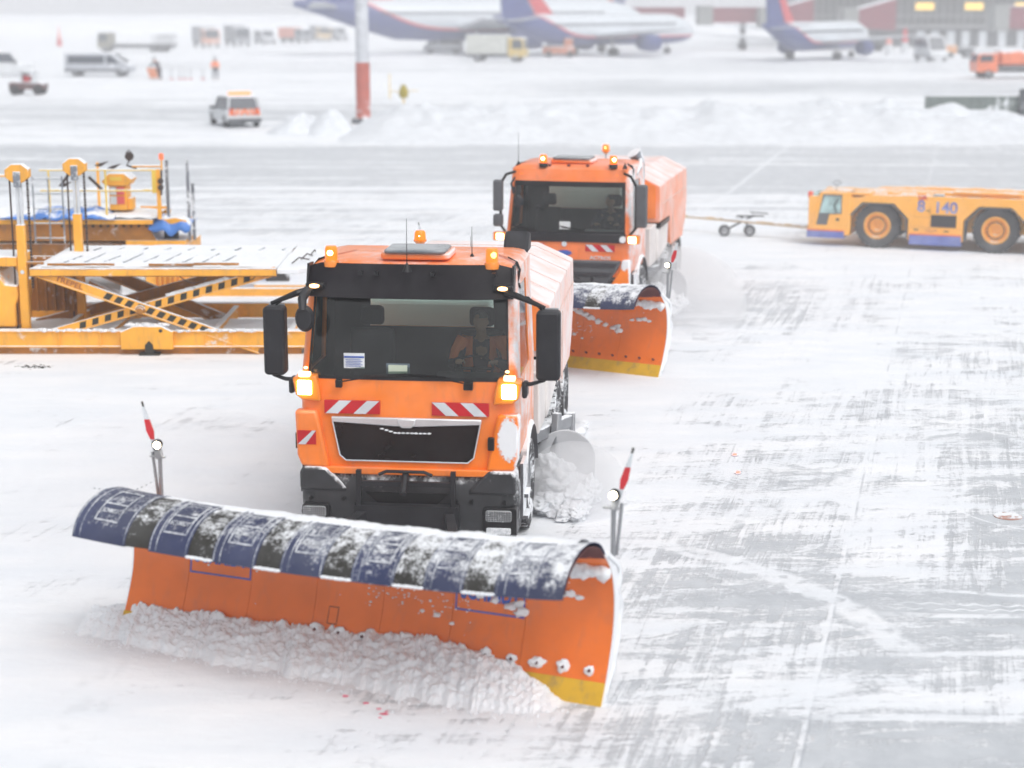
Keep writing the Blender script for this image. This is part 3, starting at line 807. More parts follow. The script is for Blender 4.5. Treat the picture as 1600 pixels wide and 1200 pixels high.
    for sx in (-.62, .62):
        b = MB(); b.box(sx-.25, sx+.25, .95, 1.45, za-.55, za-.40); b.box(sx-.25, sx+.25, 1.38, 1.52, za-.42, za+.30); b.box(sx-.14, sx+.14, 1.40, 1.49, za+.34, za+.56)
        b.build('seat', m_seat, root, bevel=.05)
    sw = MB(); c = Vector((.62, .66, za+.02)); ax = Vector((0, -.5, .87)).normalized(); u1 = Vector((1, 0, 0)); u2 = ax.cross(u1)
    sw.tube([c + (u1*math.cos(q*math.pi/12)+u2*math.sin(q*math.pi/12))*.21 for q in range(25)], .014, 8)
    sw.tube([c-u1*.2, c+u1*.2], .02, 6); sw.tube([c, c-ax*.35], .035, 8)
    sw.build('steering_wheel', m_black, root)
    # wipers
    if A:
        for x0_, x1_ in ((-.72, -.05), (.42, 1.0)):
            b = MB(); b.box(x0_-.03, x0_+.04, -.035, .03, za-.075, za+.01) if x0_ < 0 else b.box(.60, .70, -.035, .03, za-.075, za+.01)
            b.build('wiper_mount', m_black, root, bevel=.01)
    for x0_, x1_ in (((-.35, -1.0), (.55, -.1)) if not A else ((-.70, -.02), (.64, .0))):
        b = MB(); b.tube([(x0_, rake(za)-.03, za-.02 if A else za-.05), ((x0_+x1_)/2, rake(za)-.035, za+.045), (x1_, rake(za)+.0, za+.055 if A else za+.10)], .008, 5)
        b.tube([(x0_+(x1_-x0_)*.35, rake(za)-.02, za+.05), (x1_+(x1_-x0_)*.05, rake(za)-.015, za+.075 if A else za+.12)], .007, 5)
        b.build('wiper', m_black, root)
    def xz(px, py): return None
    # lamps at the foot of the windscreen
    if A:
        for s, x0_, x1_ in ((-1, -W-.045, -.90), (1, .93, W+.045)):
            xs = (x0_, x1_)
            b = MB()
            P = [(W+.02, za-.16), (W-.05, za-.215), (.91, za-.23), (.93, za-.06), (.96, za+.05), (W+.05, za+.02)]
            P = [(s*p[0], p[1]) for p in P]
            b.prism(P, 'y', .05-.075, .22); h = b.build('headlamp_housing', m_amber, root, bevel=.02)
            MB().box(*sorted((s*(W-.155), s*(W-.01))), -.045, -.02, za-.155, za-.005).build('daytime_lamp', m_lamp, root, bevel=.02)
            b = MB(); b.box(*sorted((s*(W-.14), s*(W-.02))), -.03, .05, za+.03, za+.08); b.build('indicator_lamp', m_lamp_amber, root, bevel=.012)
            MB().ball((s*(W-.10), -.02, za+.13), .022, .02, .014).build('indicator_lamp', m_lamp_amber, root)
            MB().box(*sorted((s*(W+.045), s*(W+.10))), .02, .22, za-.16, za+.0).build('housing_cap', m_dark, root, bevel=.02)
        # smoked sun visor with its two marker lamps
        b = MB()
        def vis(s, t):
            x = -1.09+2.18*s; z = zb-.08 + (zr+.02-zb+.08)*t
            e = abs(x)/1.09; bow = .12*e**4
            topc = .05*max(0, e-.86)/.14 if t > .8 else 0
            return (x, rake(z)-.17+.06*t+bow, z-topc-(.0 if e < .9 else 0))
        b.grid(vis, 28, 5)
        b.build('sun_visor', m_visor, root, thick=.02, sharp=60)
        b = MB()
        for s in (-1, 1): b.prism([(rake(zb)-.10, zb-.08), (rake(zb)+.12, zb-.08), (rake(zr)+.16, zr), (rake(zr)-.05, zr+.01)], 'x', s*1.085-.012, s*1.085+.012)
        for x in (-.33, .26, -.5, .9): b.box(x-.02, x+.02, rake(zb)-.185, rake(zb)-.1, zr-.08, zr-.04)
        b.build('visor_bracket', m_black, root)
        for s in (-1, 1):
            MB().box(s*.99-.10, s*.99+.10, rake(2.9)-.155, rake(2.9)-.09, 2.86, 2.93).build('marker_housing', m_black, root, bevel=.02)
            MB().ball((s*.99, rake(2.9)-.165, 2.897), .055, .02, .022).build('marker_lamp', m_lamp_amber, root)
    else:
        for s in (-1, 1):
            b = MB(); b.lathe([(.001, -.02), (.055, -.02), (.065, .04), (.05, .1)], 'y', (s*1.03, -.06, za-.09), 18); b.build('fog_lamp', mat('lamp_glass_pale', (.72, .76, .8), .2), root)
            b = MB(); b.box(*sorted((s*1.12, s*1.34)), -.08, .06, za-.16, za-.01); b.tube([(s*1.1, .0, za-.08), (s*1.0, .1, za-.2)], .02); b.build('work_lamp_housing', m_amber, root, bevel=.02)
            MB().box(*sorted((s*1.14, s*1.28)), -.10, -.075, za-.145, za-.03).build('work_lamp', emis('lamp_warm', (1, .72, .42), 5), root, bevel=.015)
            MB().ball((s*.87-.02, rake(zr)+.02, zb+.12), .05, .03, .018).build('marker_lamp', m_beacon, root)
        b = MB()
        b.grid(lambda s, t: WP(s, -.16+.17*t, .02), 30, 1)
        b.box(-W+.08, W-.08, -.02, .1, za-.16, za-.01)
        b.build('cowl_panel', m_dark, root, bevel=.01)
        for x in (-.4, -.05, .3): MB().box(x-.025, x+.025, rake(zr)+.08, rake(zr)+.14, zr-.02, zr+.02).build('roof_bracket', m_maroon, root)
    # front panel details
    y0 = -.006
    if A:
        ch_z = (1.575, 1.715)
        chevron(root, -.875, -.285, *ch_z, .0, 1); chevron(root, .265, .865, *ch_z, .0, -1)
        G = [(-.79, 1.53), (.78, 1.53), (.77, 1.46), (.705, 1.13), (.64, 1.075), (-.65, 1.075), (-.715, 1.13), (-.78, 1.46)]
        b = MB(); b.prism(G, 'y', -.022, .05); b.build('front_grille', mat('grille_gloss', (.010, .008, .009), .25, var=.3, film=.02, coat=.15, spec=.3), root, bevel=.012)
        b = MB(); b.prism([(-.80, 1.545), (.79, 1.545), (.785, 1.49), (.12, 1.455), (-.13, 1.455), (-.785, 1.49)], 'y', -.04, .0); b.build('chrome_strip', m_chrome, root, bevel=.012)
        b = MB(); b.prism([(-.10, 1.538), (.10, 1.538), (.085, 1.475), (.05, 1.44), (-.05, 1.44), (-.085, 1.475)], 'y', -.055, -.02); b.build('grille_badge', m_chrome, root, bevel=.012)
        b = MB()
        for i in range(len(G)):                                                # thin silver rim of the grille
            p, q = G[i], G[(i+1) % len(G)]
            if i >= 1: b.tube([(p[0], -.024, p[1]), (q[0], -.024, q[1])], .007, 5)
        b.build('grille_rim', m_silver, root)
        b = MB()
        for k in range(12): b.ball((-.26+.045*k, -.026, 1.425-.014*min(k, 3)), .025, .008, .010, sub=1, jit=.5, seed=k)
        b.build('grille_snow', m_snow, root)
        # side fairings of the front
        for s in (-1, 1):
            P = [(s*p[0], p[1]) for p in ((1.19, 1.60), (.96, 1.60), (.935, 1.50), (.83, .99), (1.13, 1.0), (1.175, 1.12))]
            b = MB(); b.prism(P, 'y', -.032, .12); b.build('corner_panel', m_orange_snowy if s > 0 else m_orange, root, bevel=.03)
        b = MB()                                                               # lower orange frame under the grille
        b.prism([(-.93, 1.0), (.92, 1.0), (.84, .93), (.62, .925), (-.63, .925), (-.85, .93)], 'y', -.03, .1); b.build('grille_surround', m_orange, root, bevel=.012)
        chevron(root, -1.165, -.965, 1.24, 1.39, -.034, 1, n=1)
        MB().box(.855, .925, -.055, -.0, 1.22, 1.36).build('door_sensor', m_black, root, bevel=.012)
        # bumper
        zt, z0b = .98, .20
        def bsec(z, inn=0):
            P = []
            for k in range(7): 
                q = R(90*k/6); P.append((-W-.0+.22-(.22)*math.cos(q)+inn, .10+.0-.22*math.sin(q)+.10+inn))
            P = [(-W+inn, .55)] + P
            P += [(-x, y) for x, y in reversed(P)]
            P += [(W-.1, .62), (-W+.1, .62)]
            return [Vector((x, y, z)) for x, y in P]
        b = MB(); b.loft([bsec(z0b, .06), bsec(z0b+.06, .01), bsec(.62, -.01), bsec(.80, -.005), bsec(.90, .03), bsec(.93, .06)])
        b.build('bumper', m_dark_s, root, sharp=40)
        for s in (-1, 1):
            P = [(s*x, z) for x, z in ((1.15, .93), (1.12, 1.0), (.86, 1.0), (.78, .91), (.66, .79), (.64, .74), (1.15, .74))]
            b = MB(); b.prism(P, 'y', -.05, .3); b.build('bumper_horn', m_dark_s, root, bevel=.035)
        MB().box(-.66, .66, .06, .3, .74, .925).build('radiator_recess', m_black, root)
        b = MB(); b.box(-.64, .64, -.01, .05, .775, .80); b.box(-.64, .64, .0, .05, .85, .862)
        for x in (-.45, .45): b.tube([(x, -.01, .87), (x, .03, .87)], .012)
        b.build('recess_bar', m_dark, root, bevel=.006)
        b = MB(); b.prism([(-.45, .74), (.45, .74), (.32, .62), (-.32, .62)], 'y', -.045, .02); b.build('step_recess', m_black, root, bevel=.01)
        for s in (-1, 1):
            for x in (.52, .68, 1.03): MB().lathe([(.001, -.06), (.022, -.06), (.024, -.04), (.001, -.04)], 'y', (s*x, 0.0, .66), 12).build('bumper_plug', m_black, root)
        MB().box(-.30, .30, -.055, -.02, .42, .57).build('number_plate', m_black, root, bevel=.008)
        b = MB(); b.tube([(-.29, -.06, .43), (.29, -.06, .43), (.29, -.06, .56), (-.29, -.06, .56), (-.29, -.06, .43)], .005, 4); b.build('plate_frame', m_steel, root)
        for s in (-1, 1):
            if s < 0: P = rrect(-1.13, -.83, .42, .60, .04)
            else: P = rrect(.80, 1.16, .28, .61, .04)
            MB().prism(P, 'y', -.055, .1).build('headlight_recess', m_black, root, bevel=.01)
            if s < 0: P = rrect(-1.12, -.87, .455, .575, .03)
            else: P = rrect(.83, 1.11, .455, .58, .03)
            h = MB().prism(P, 'y', -.066, -.03).build('headlight', m_lens, root, bevel=.008)
            xa, xb = (-1.12, -.87) if s < 0 else (.83, 1.11)
            b = MB()
            for k in range(1, 11): b.box(xa+(xb-xa)*k/11-.002, xa+(xb-xa)*k/11+.002, -.072, -.066, .46, .575)
            for k in range(1, 6): b.box(xa, xb, -.0715, -.066, .455+.12*k/6-.002, .455+.12*k/6+.002)
            b.build('stone_guard', m_dgrey, h)
            if s > 0:
                MB().prism(rrect(.84, 1.10, .32, .39, .015), 'y', -.066, -.03).build('fog_light', mat('fog_lens', (.6, .63, .66), .3, snow=.02, top=0, nscale=30), root, bevel=.005)
        # bar handle and step at the left cab corner, steps at the right
        b = MB(); b.tube([(-W-.0, .2, 1.30), (-W-.07, .2, 1.30), (-W-.07, .2, 1.14), (-W-.0, .2, 1.14)], .012, 6); b.build('grab_handle', m_black, root)
    else:
        chevron(root, -.93, -.42, za-.32, za-.20, .0, 1); chevron(root, .35, .88, za-.32, za-.20, .0, -1)
        MB().lathe([(.001, -.02), (.045, -.02), (.05, .0), (.001, .01)], 'y', (-.04, 0, za-.20), 18).build('round_emblem', m_silver, root)
        b = MB(); b.lathe([(.001, -.012), (.13, -.012), (.14, .0), (.001, .01)], 'y', (0, 0, 0), 24)
        for v in b.bm.verts: v.co.z = v.co.z*.36 + za-.36; v.co.x -= .04
        ov = b.build('oval_badge', m_blue_t, root)
        text('model_lettering', 'ACTROS', .085, m_silver, root, (.62, -.008, za-.435), sx=1.15, bold=.002)
        G = [(-1.0, za-.48), (1.0, za-.48), (.95, za-.62), (.72, za-.94), (-.72, za-.94), (-.95, za-.62)]
        b = MB(); b.prism(G, 'y', -.03, .05); b.build('front_grille', m_dgrey, root, bevel=.02)
        b = MB()
        for z, w in ((za-.51, .95), (za-.68, .87), (za-.85, .72)): b.prism([(-w, z), (w, z), (w-.06, z-.10), (-w+.06, z-.10)], 'y', -.05, -.02)
        b.build('grille_slat', mat('slat_dark', (.03, .032, .04), .35, film=.05), root, bevel=.015)
        for s in (-1, 1):
            P = [(s*p[0], p[1]) for p in ((1.02, za-.46), (1.16, za-.46), (1.16, za-.95), (.80, za-.95), (.98, za-.64))]
            b = MB(); b.prism(P, 'y', -.02, .14); b.build('corner_panel', m_orange_snowy if s > 0 else m_orange, root, bevel=.03)
        b = MB(); b.box(-W, W, -.06, .4, .30, za-.97); b.build('bumper', m_dark_s, root, bevel=.08)
        for s in (-1, 1):
            MB().box(s*.92-.14, s*.92+.14, -.075, -.02, .45, .66).build('headlight', m_lens, root, bevel=.03)
    # roof hatch, beacons, aerials
    hy = (.55, 1.15)
    b = MB(); b.prism(rrect(-.36 if A else -.42, .38 if A else .36, hy[0], hy[1], .07), 'z', zr+.03, zr+.10); b.build('roof_hatch_frame', m_orange_roof, root, bevel=.02)
    b = MB(); b.prism(rrect(-.32 if A else -.38, .34 if A else .32, hy[0]-.03, hy[1]-.05, .07), 'z', zr+.095, zr+.135); b.build('roof_hatch', mat('hatch_acrylic', (.10, .12, .14), .15, film=.35), root, bevel=.015)
    for i, x in enumerate((-.84, .86) if A else (-.50, .78)):
        yb_ = .34; be = empty('beacon', (x, yb_, zr-.0)); be.parent = root
        MB().lathe([(.001, -.02), (.075, -.02), (.08, .03), (.07, .05), (.001, .05)], 'z', n=18).build('beacon_base', m_dark if not A else m_amber, be)
        MB().lathe([(.001, .045), (.066, .045), (.066, .17), (.055, .195), (.001, .2)], 'z', n=18).build('beacon_dome', m_beacon if (i == 0 or not A) else emis('beacon_dim', (1, .16, .01), .9), be)
        MB().ball((-.0 if i == 0 else .02, -.05, .13), .034, .024, .038).build('beacon_bulb', m_beacon_core if (i == 0 or not A) else emis('bulb_dim', (1, .45, .1), 5), be)
    be = empty('beacon', (-.36 if A else .12, 3.3, 2.42)); be.parent = root
    MB().tube([(0, 0, 0), (0, 0, .52)], .014, 8).build('beacon_stalk', m_steel, be)
    MB().lathe([(.001, .5), (.035, .5), (.07, .545), (.08, .55), (.08, .57), (.001, .57)], 'z', n=18).build('beacon_base', m_amber, be)
    MB().lathe([(.001, .57), (.072, .57), (.066, .655), (.05, .68), (.001, .685)], 'z', n=18).build('beacon_dome', m_beacon, be)
    MB().ball((0, -.04, .62), .03, .03, .03).build('beacon_bulb', m_beacon_core, be)
    for x, y, h in (((-.0, .12, .55), (.58, .9, .38), (.22, 3.6, .5)) if A else ((-1.0, .5, .62), (1.0, .3, .12))):
        z0_ = zr-.03 if y < 2 else 2.5
        b = MB(); b.tube([(x, y, z0_), (x, y, z0_+h)], [.006, .0025], 5); b.lathe([(.001, z0_), (.05, z0_), (.02, z0_+.07), (.001, z0_+.1)], 'z', (x, y, 0), 10); b.build('aerial', m_black, root)
    # mirrors
    if A:
        for s in (-1, 1):
            x0_, x1_ = (1.29, 1.52) if s < 0 else (1.35, 1.60)
            yy = (.02, .20) 
            h = MB().prism(rrect(*sorted((s*x0_, s*x1_)), 1.96, 2.69, .045), 'y', yy[0], yy[1]).build('mirror_housing', m_dark, root, bevel=.03)
            b = MB()
            b.tube([(s*1.02, .20, 2.86), (s*1.16, .10, 2.83), (s*1.44, .10, 2.715)], [.035, .035, .02], 8)
            b.tube([(s*1.12, .12, 1.90), (s*1.30, .06, 1.92), (s*1.44, .10, 1.955)], [.025, .022, .018], 8)
            b.tube([(s*1.05, .28, 2.80), (s*1.25, .22, 2.80), (s*1.40, .12, 2.70)], .016, 8)
            b.build('mirror_arm', m_black, root)
            MB().box(*sorted((s*(x0_+.03), s*(x1_-.03))), yy[1]+.002, yy[1]+.008, 2.05, 2.70).build('mirror_glass', m_chrome, root)
        b = MB(); b.tube([(-1.06, .16, 2.86), (-1.09, .02, 2.78), (-1.07, -.06, 2.66)], [.045, .05, .04], 8)
        b.lathe([(.001, -.02), (.10, -.02), (.13, .04), (.08, .12), (.001, .14)], 'y', (0, 0, 0), 20)
        for v in b.bm.verts:
            if v.co.z < .5: v.co = Vector((v.co.x*.8-1.06, v.co.y-.05, v.co.z*1.1+2.58))
        b.build('front_mirror', m_dark, root)
    else:
        for s in (-1, 1):
            x0_, x1_ = (1.20, 1.37) if s < 0 else (1.24, 1.44)
            if s > 0: hs_ = [(za+.12, zb-.02)]
            else: hs_ = [(za+.36, zb+.02), (za+.08, za+.30)]
            for a_, c_ in hs_: MB().prism(rrect(*sorted((s*x0_, s*x1_)), a_, c_, .04), 'y', .02, .18).build('mirror_housing', m_dgrey, root, bevel=.03)
            b = MB(); b.tube([(s*1.0, .25, zb+.16), (s*1.14, .12, zb+.12), (s*1.24, .1, zb-.05), (s*1.24, .1, za+.1), (s*1.14, .06, za-.02)], .026, 8); b.build('mirror_arm', m_black, root)
        b = MB(); b.tube([(-.98, .1, zb+.06), (-1.0, -.08, zb-.02), (-.95, -.12, zb-.2)], .02, 6); b.ball((-.86, -.10, zb-.34), .09, .04, .11); b.ball((-.52, -.0, zb-.45), .04, .03, .04); b.ball((-.96, -.08, zb-.12), .035, .03, .04)
        b.build('front_mirror', m_dark, root)
    # paper behind the windscreen
    if A:
        MB().box(-.68, -.46, rake(2.05)+.02, rake(2.05)+.026, 2.04, 2.20).build('permit_sheet', m_paper, ws)
        b = MB()
        for k, z in enumerate((2.155, 2.165)): b.box(-.675, -.465, rake(2.05)+.012, rake(2.05)+.018, z-.004, z+.004)
        for k in range(5): b.box(-.66, -.50+.02*(k % 2), rake(2.05)+.014, rake(2.05)+.019, 2.06+k*.017, 2.064+k*.017)
        b.build('sheet_print', m_blue_t, ws)
        MB().box(-.23, .02, rake(2.0)+.03, rake(2.0)+.037, 1.975, 2.10).build('permit_card', mat('card_frame', (.12, .16, .2), .6), ws)
        MB().box(-.205, -.005, rake(2.0)+.018, rake(2.0)+.026, 1.99, 2.085).build('card_face', m_paper_g, ws)
    else:
        MB().box(-.14, .06, rake(za)+.015, rake(za)+.02, za+.06, za+.20).build('permit_sheet', m_paper, ws)
    # chassis
    b = MB(); b.box(-.45, -.33, .3, 7.1, .75, 1.0); b.box(.33, .45, .3, 7.1, .75, 1.0); b.box(-.33, .33, 6.9, 7.1, .7, 1.0)
    for y in (1.9, 3.4, 5.0): b.box(-.33, .33, y, y+.12, .78, .95)
    for y in (1.35, 4.7, 6.0): b.tube([(-.95, y, .5), (.95, y, .5)], .09, 10)
    b.build('chassis', m_dark_s, root)
    for y in (1.35, 4.7, 6.0):
        for s in (-1, 1): wheel(root, s*1.0, y, .52, .36 if y < 2 else .45, s, m_steel, tyre_m=m_tread)
    # front mudguards, steps, arches
    for s in (-1, 1):
        b = MB()
        pts = [(1.35+.66*math.cos(R(q)), .52+.66*math.sin(R(q))) for q in range(10, 171, 16)]
        b.loft([[Vector((s*(W+.04), y, z)), Vector((s*(W+.02), y, z+.05)), Vector((s*.75, y, z+.05)), Vector((s*.75, y, z))] for y, z in pts])
        b.box(*sorted((s*W, s*(W+.035))), .30, .66, .42, 1.0); b.box(*sorted((s*(W-.2), s*(W+.08))), .40, .70, .60, .64); b.box(*sorted((s*(W-.2), s*(W+.08))), .40, .70, .36, .40)
        b.build('wheel_arch', mat('arch_rimed', (.10, .10, .11), .7, snow=-.1, top=.3, side=.25, nscale=5, soft=.1), root)
        b = MB()                                             # rear round spray guards
        pts = [(s*1.10, 6.0+.80*math.cos(R(q)), .62+.72*math.sin(R(q))) for q in range(0, 181, 12)]
        b.prism([(6.75, .25)] + [(p[1]+.35, p[2]) for p in pts] + [(5.6, .25)], 'x', s*1.26, s*1.29) if False else None
    b = MB(); P = [(.36*math.cos(R(q)), .40*math.sin(R(q))) for q in range(0, 181, 10)]
    P = [(1.45+p[0], .42+p[1]*.85) for p in P] + [(1.09, .12), (1.81, .12)]
    b.prism(P, 'y', 2.90, 2.94); b.build('spray_guard', mat('spray_guard_grey', (.42, .43, .45), .7, film=.5), root, bevel=.01)
    # sweeper body
    hwf, hw = .76, 1.26; zt = 2.52 if A else 2.60; zc = 2.30 if A else 2.37; yb0, yb1 = 3.05, 6.85
    def bs(y, lo, k=1.0, zd=0):
        return [Vector(p) for p in ((-hw*.98, y, lo), (-hw, y, 1.75), (-hw*.99, y, zc+zd), (-hwf, y, zt+zd), (hwf, y, zt+zd), (hw*.99, y, zc+zd), (hw, y, 1.75), (hw*.98, y, lo))]
    b = MB(); b.loft([bs(yb0, 1.62, zd=-.04), bs(4.3, 1.60), bs(4.5, 1.35), bs(4.7, .98), bs(yb1-.4, .95), bs(yb1, 1.25)])
    b.build('hopper_body', m_body_rime if A else m_body_rime2, root, bevel=.02, sharp=25)
    b = MB(); b.prism([(-hw+.1, 1.70), (-hw+.1, zc-.05), (-hwf+.04, zt-.10), (hwf-.04, zt-.10), (hw-.1, zc-.05), (hw-.1, 1.70)], 'y', yb0-.025, yb0+.01)
    b.build('hopper_front', mat('orange_front_face', OR, .5, var=.1, film=.15, grime=.2), root)  # the usual orange with a powder film and some grime
    b = MB(); b.box(-hw, hw, yb0+.02, 4.3, 1.52, 1.61); b.build('hopper_rail', m_black, root)
    b = MB()
    for y in (3.7, 4.5, 5.6, 6.4):
        s0 = bs(y, 1.6); pts = [s0[i]+Vector((0, 0, .006)) for i in (2, 3, 4, 5, 6)]
        b.tube(pts, .007, 5, cap=False)
    b.tube([(hw+.004, 3.2, 1.98), (hw+.004, 6.7, 1.98)], .01, 5); b.tube([(hw+.004, 4.75, 1.9), (hw+.004, 4.75, 1.0)], .01, 5)
    b.build('body_seam', mat('seam_pale', (.72, .55, .50), .7), root)
    for s in (-1, 1):
        b = MB(); b.prism([(3.0, 1.50), (4.45, 1.50), (4.30, 1.02), (3.0, .88)], 'x', *sorted((s*.72, s*1.22))); b.build('water_tank', m_white_side, root, bevel=.03)
        b = MB(); b.box(*sorted((s*.95, s*1.2)), 2.15, 2.9, .88, 1.62); b.build('side_locker', m_white_side, root, bevel=.02)
    b = MB(); b.box(-1.0, 1.0, 2.0, 2.85, .95, 1.85); b.tube([(-.3, 2.4, 1.8), (-.3, 2.5, 2.25), (-.3, 3.1, 2.25)], .16, 12); b.build('engine_unit', m_dgrey, root, bevel=.04)
    b = MB(); b.box(-.85, .62, 2.25, 2.92, 1.85, 2.42); b.build('pale_backing_box', mat('backing_box_snowed', (.6, .6, .58), .7, snow=.2, top=.3, front=.2, nscale=3, soft=.2), root, bevel=.05)  # snowy pale box added to whiten the view through the rear window
    b = MB(); x = 1.02                                       # air intake behind the cab
    b.tube([(x, 1.98, 1.4), (x, 1.98, zr-.25), (x-.03, 2.0, zr-.02), (x-.12, 1.9, zr+.14)] if not A else [(.93, 1.98, 1.4), (.93, 1.98, zr-.2), (.93, 1.98, zr-.02)], [.08, .08, .10, .13] if not A else [.09, .1, .14], 12)
    if A: b.prism([(1.72, zr-.05), (2.15, zr-.05), (2.15, zr+.14), (2.0, zr+.17), (1.85, zr+.10)], 'x', .82, 1.10)
    else: b.tube([(x, .55, zr-.35), (x+.1, 1.3, zr-.08), (x, 1.95, zr+.02)], .035, 8)
    b.build('air_intake', m_dark if A else m_ladder, root, bevel=.03 if A else 0)
    # brush gear between the axles, caked in snow
    b = MB(); b.tube([(-1.25, 3.0, .38), (1.25, 3.7, .38)], .34, 20); b.build('brush_roller', m_tread, root)
    b = MB(); b.beam((1.0, 2.3, .75), (1.45, 3.7, .70), .10, .16); b.beam((1.30, 2.9, .3), (1.34, 3.0, .95), .1, .1); b.beam((1.45, 3.6, .2), (1.45, 3.7, .8), .12, .12); b.box(1.05, 1.45, 3.4, 4.1, .45, .62)
    b.build('brush_frame', m_steel, root, bevel=.02)
    b = MB(); rnd = random.Random(3)
    for i, (x, y, z, rx, ry, rz) in enumerate(((1.35, 2.0, .10, .26, .32, .18), (1.6, 2.2, .12, .24, .34, .20), (1.45, 2.6, .15, .3, .4, .26), (1.75, 2.5, .15, .18, .3, .24), (1.3, 3.0, .3, .3, .4, .36), (1.62, 1.8, .08, .22, .3, .14))):
        r_ = bmesh.ops.create_icosphere(b.bm, subdivisions=5, radius=1)
        for v in r_['verts']:
            p = v.co.copy(); q = Vector((i*3.7, 0, 0))
            k_ = 1 + .42*noise.noise(p*1.6+q) + .26*noise.noise(p*4+q) - .16*abs(noise.noise(p*8+q)) + .06*noise.noise(p*17+q)
            v.co = Vector((x+p.x*rx*.85*k_, y+p.y*ry*k_, z*.85+p.z*rz*.7*k_))
    for i in range(26): b.ball((1.2+rnd.uniform(-.1, .2), rnd.uniform(2.0, 6.5), rnd.uniform(.0, .06)), .14, .3, .05, sub=2, jit=.6, seed=i+90)
    tag(b.build('caked_snow', m_snow, root, sharp=180), kind='stuff')
    # rime along the cab's lee side
    snow_plow(root, full=A)
    return root

m_cab = mat('cab_paint', OR, .38, coat=.25, var=.10, grime=.32, snow=-.30, top=.18, side=.33, nscale=5, soft=.13, film=.12)
m_cab2 = mat('cab_paint_second', (.90, .20, .03), .4, coat=.2, var=.08, grime=.2, snow=-.36, top=.16, side=.42, nscale=5, soft=.13, film=.16)
m_body_rime = mat('hopper_paint_rimed', OR, .5, var=.06, snow=-.03, top=.12, side=.14, nscale=2.4, soft=.34, film=.5)
m_body_rime2 = mat('hopper_paint_dusted', (.90, .22, .04), .5, var=.06, snow=-.24, top=.30, side=.16, nscale=2.4, soft=.34, film=.35)

T1 = make_truck('A', (-1.10, 18.28), R(-6), 'orange snowplow truck in front with smoked visor, black trapezoid grille and full-width angled blade')
T2 = make_truck('B', (.98, 32.1), R(-13), 'orange snowplow truck with dark cowl under its windscreen, half hidden behind the front one')

# ---------------- people ----------------
def skin_obj(name, pts, edges, rad, m, parent, sub=2):
    me = bpy.data.meshes.new(name); me.from_pydata(pts, edges, []); o = bpy.data.objects.new(name, me); C.objects.link(o)
    o.parent = parent; me.materials.append(m)
    mo = o.modifiers.new('skin', 'SKIN'); mo.use_smooth_shade = True
    me.skin_vertices[0].data[0].use_root = True
    for i, r in enumerate(rad): me.skin_vertices[0].data[i].radius = (r, r)
    s = o.modifiers.new('sub', 'SUBSURF'); s.levels = s.render_levels = sub
    # freeze to a plain mesh
    dg = bpy.context.evaluated_depsgraph_get(); me2 = bpy.data.meshes.new_from_object(o.evaluated_get(dg)); me2.name = name
    o.modifiers.clear(); o.data = me2; bpy.data.meshes.remove(me)
    return o
def add_head(b, c, s=1.0, turn=0.0):
    "head with brow, nose, chin and ears; faces -y, centre c"
    r = bmesh.ops.create_icosphere(b.bm, subdivisions=4, radius=1)
    M = Matrix.Rotation(turn, 3, 'Z')
    for v in r['verts']:
        p = v.co.copy(); x, y, z = p
        w = .078*(1-.22*max(0, -z)); d = .098; h = .118
        q = Vector((x*w, y*d, z*h))
        if y < 0:
            nz = math.exp(-((x/.16)**2))*math.exp(-(((z+.12)/.20)**2)); q.y -= .022*nz
            for sx in (-1, 1): q.y += .010*math.exp(-(((x-sx*.36)/.16)**2) - ((z-.10)/.12)**2)
            q.y -= .006*math.exp(-(((z-.28)/.10)**2))*(abs(x) < .6); q.y += .004*math.exp(-((x/.3)**2)-((z+.50)/.04)**2)
            q.y -= .010*math.exp(-((x/.3)**2)-((z+.78)/.16)**2)
        v.co = Vector(c) + M @ (q*s)
    for sx in (-1, 1): b.ball(Vector(c)+M @ Vector((sx*.078, .01, -.005))*s, .012*s, .02*s, .03*s, sub=2)
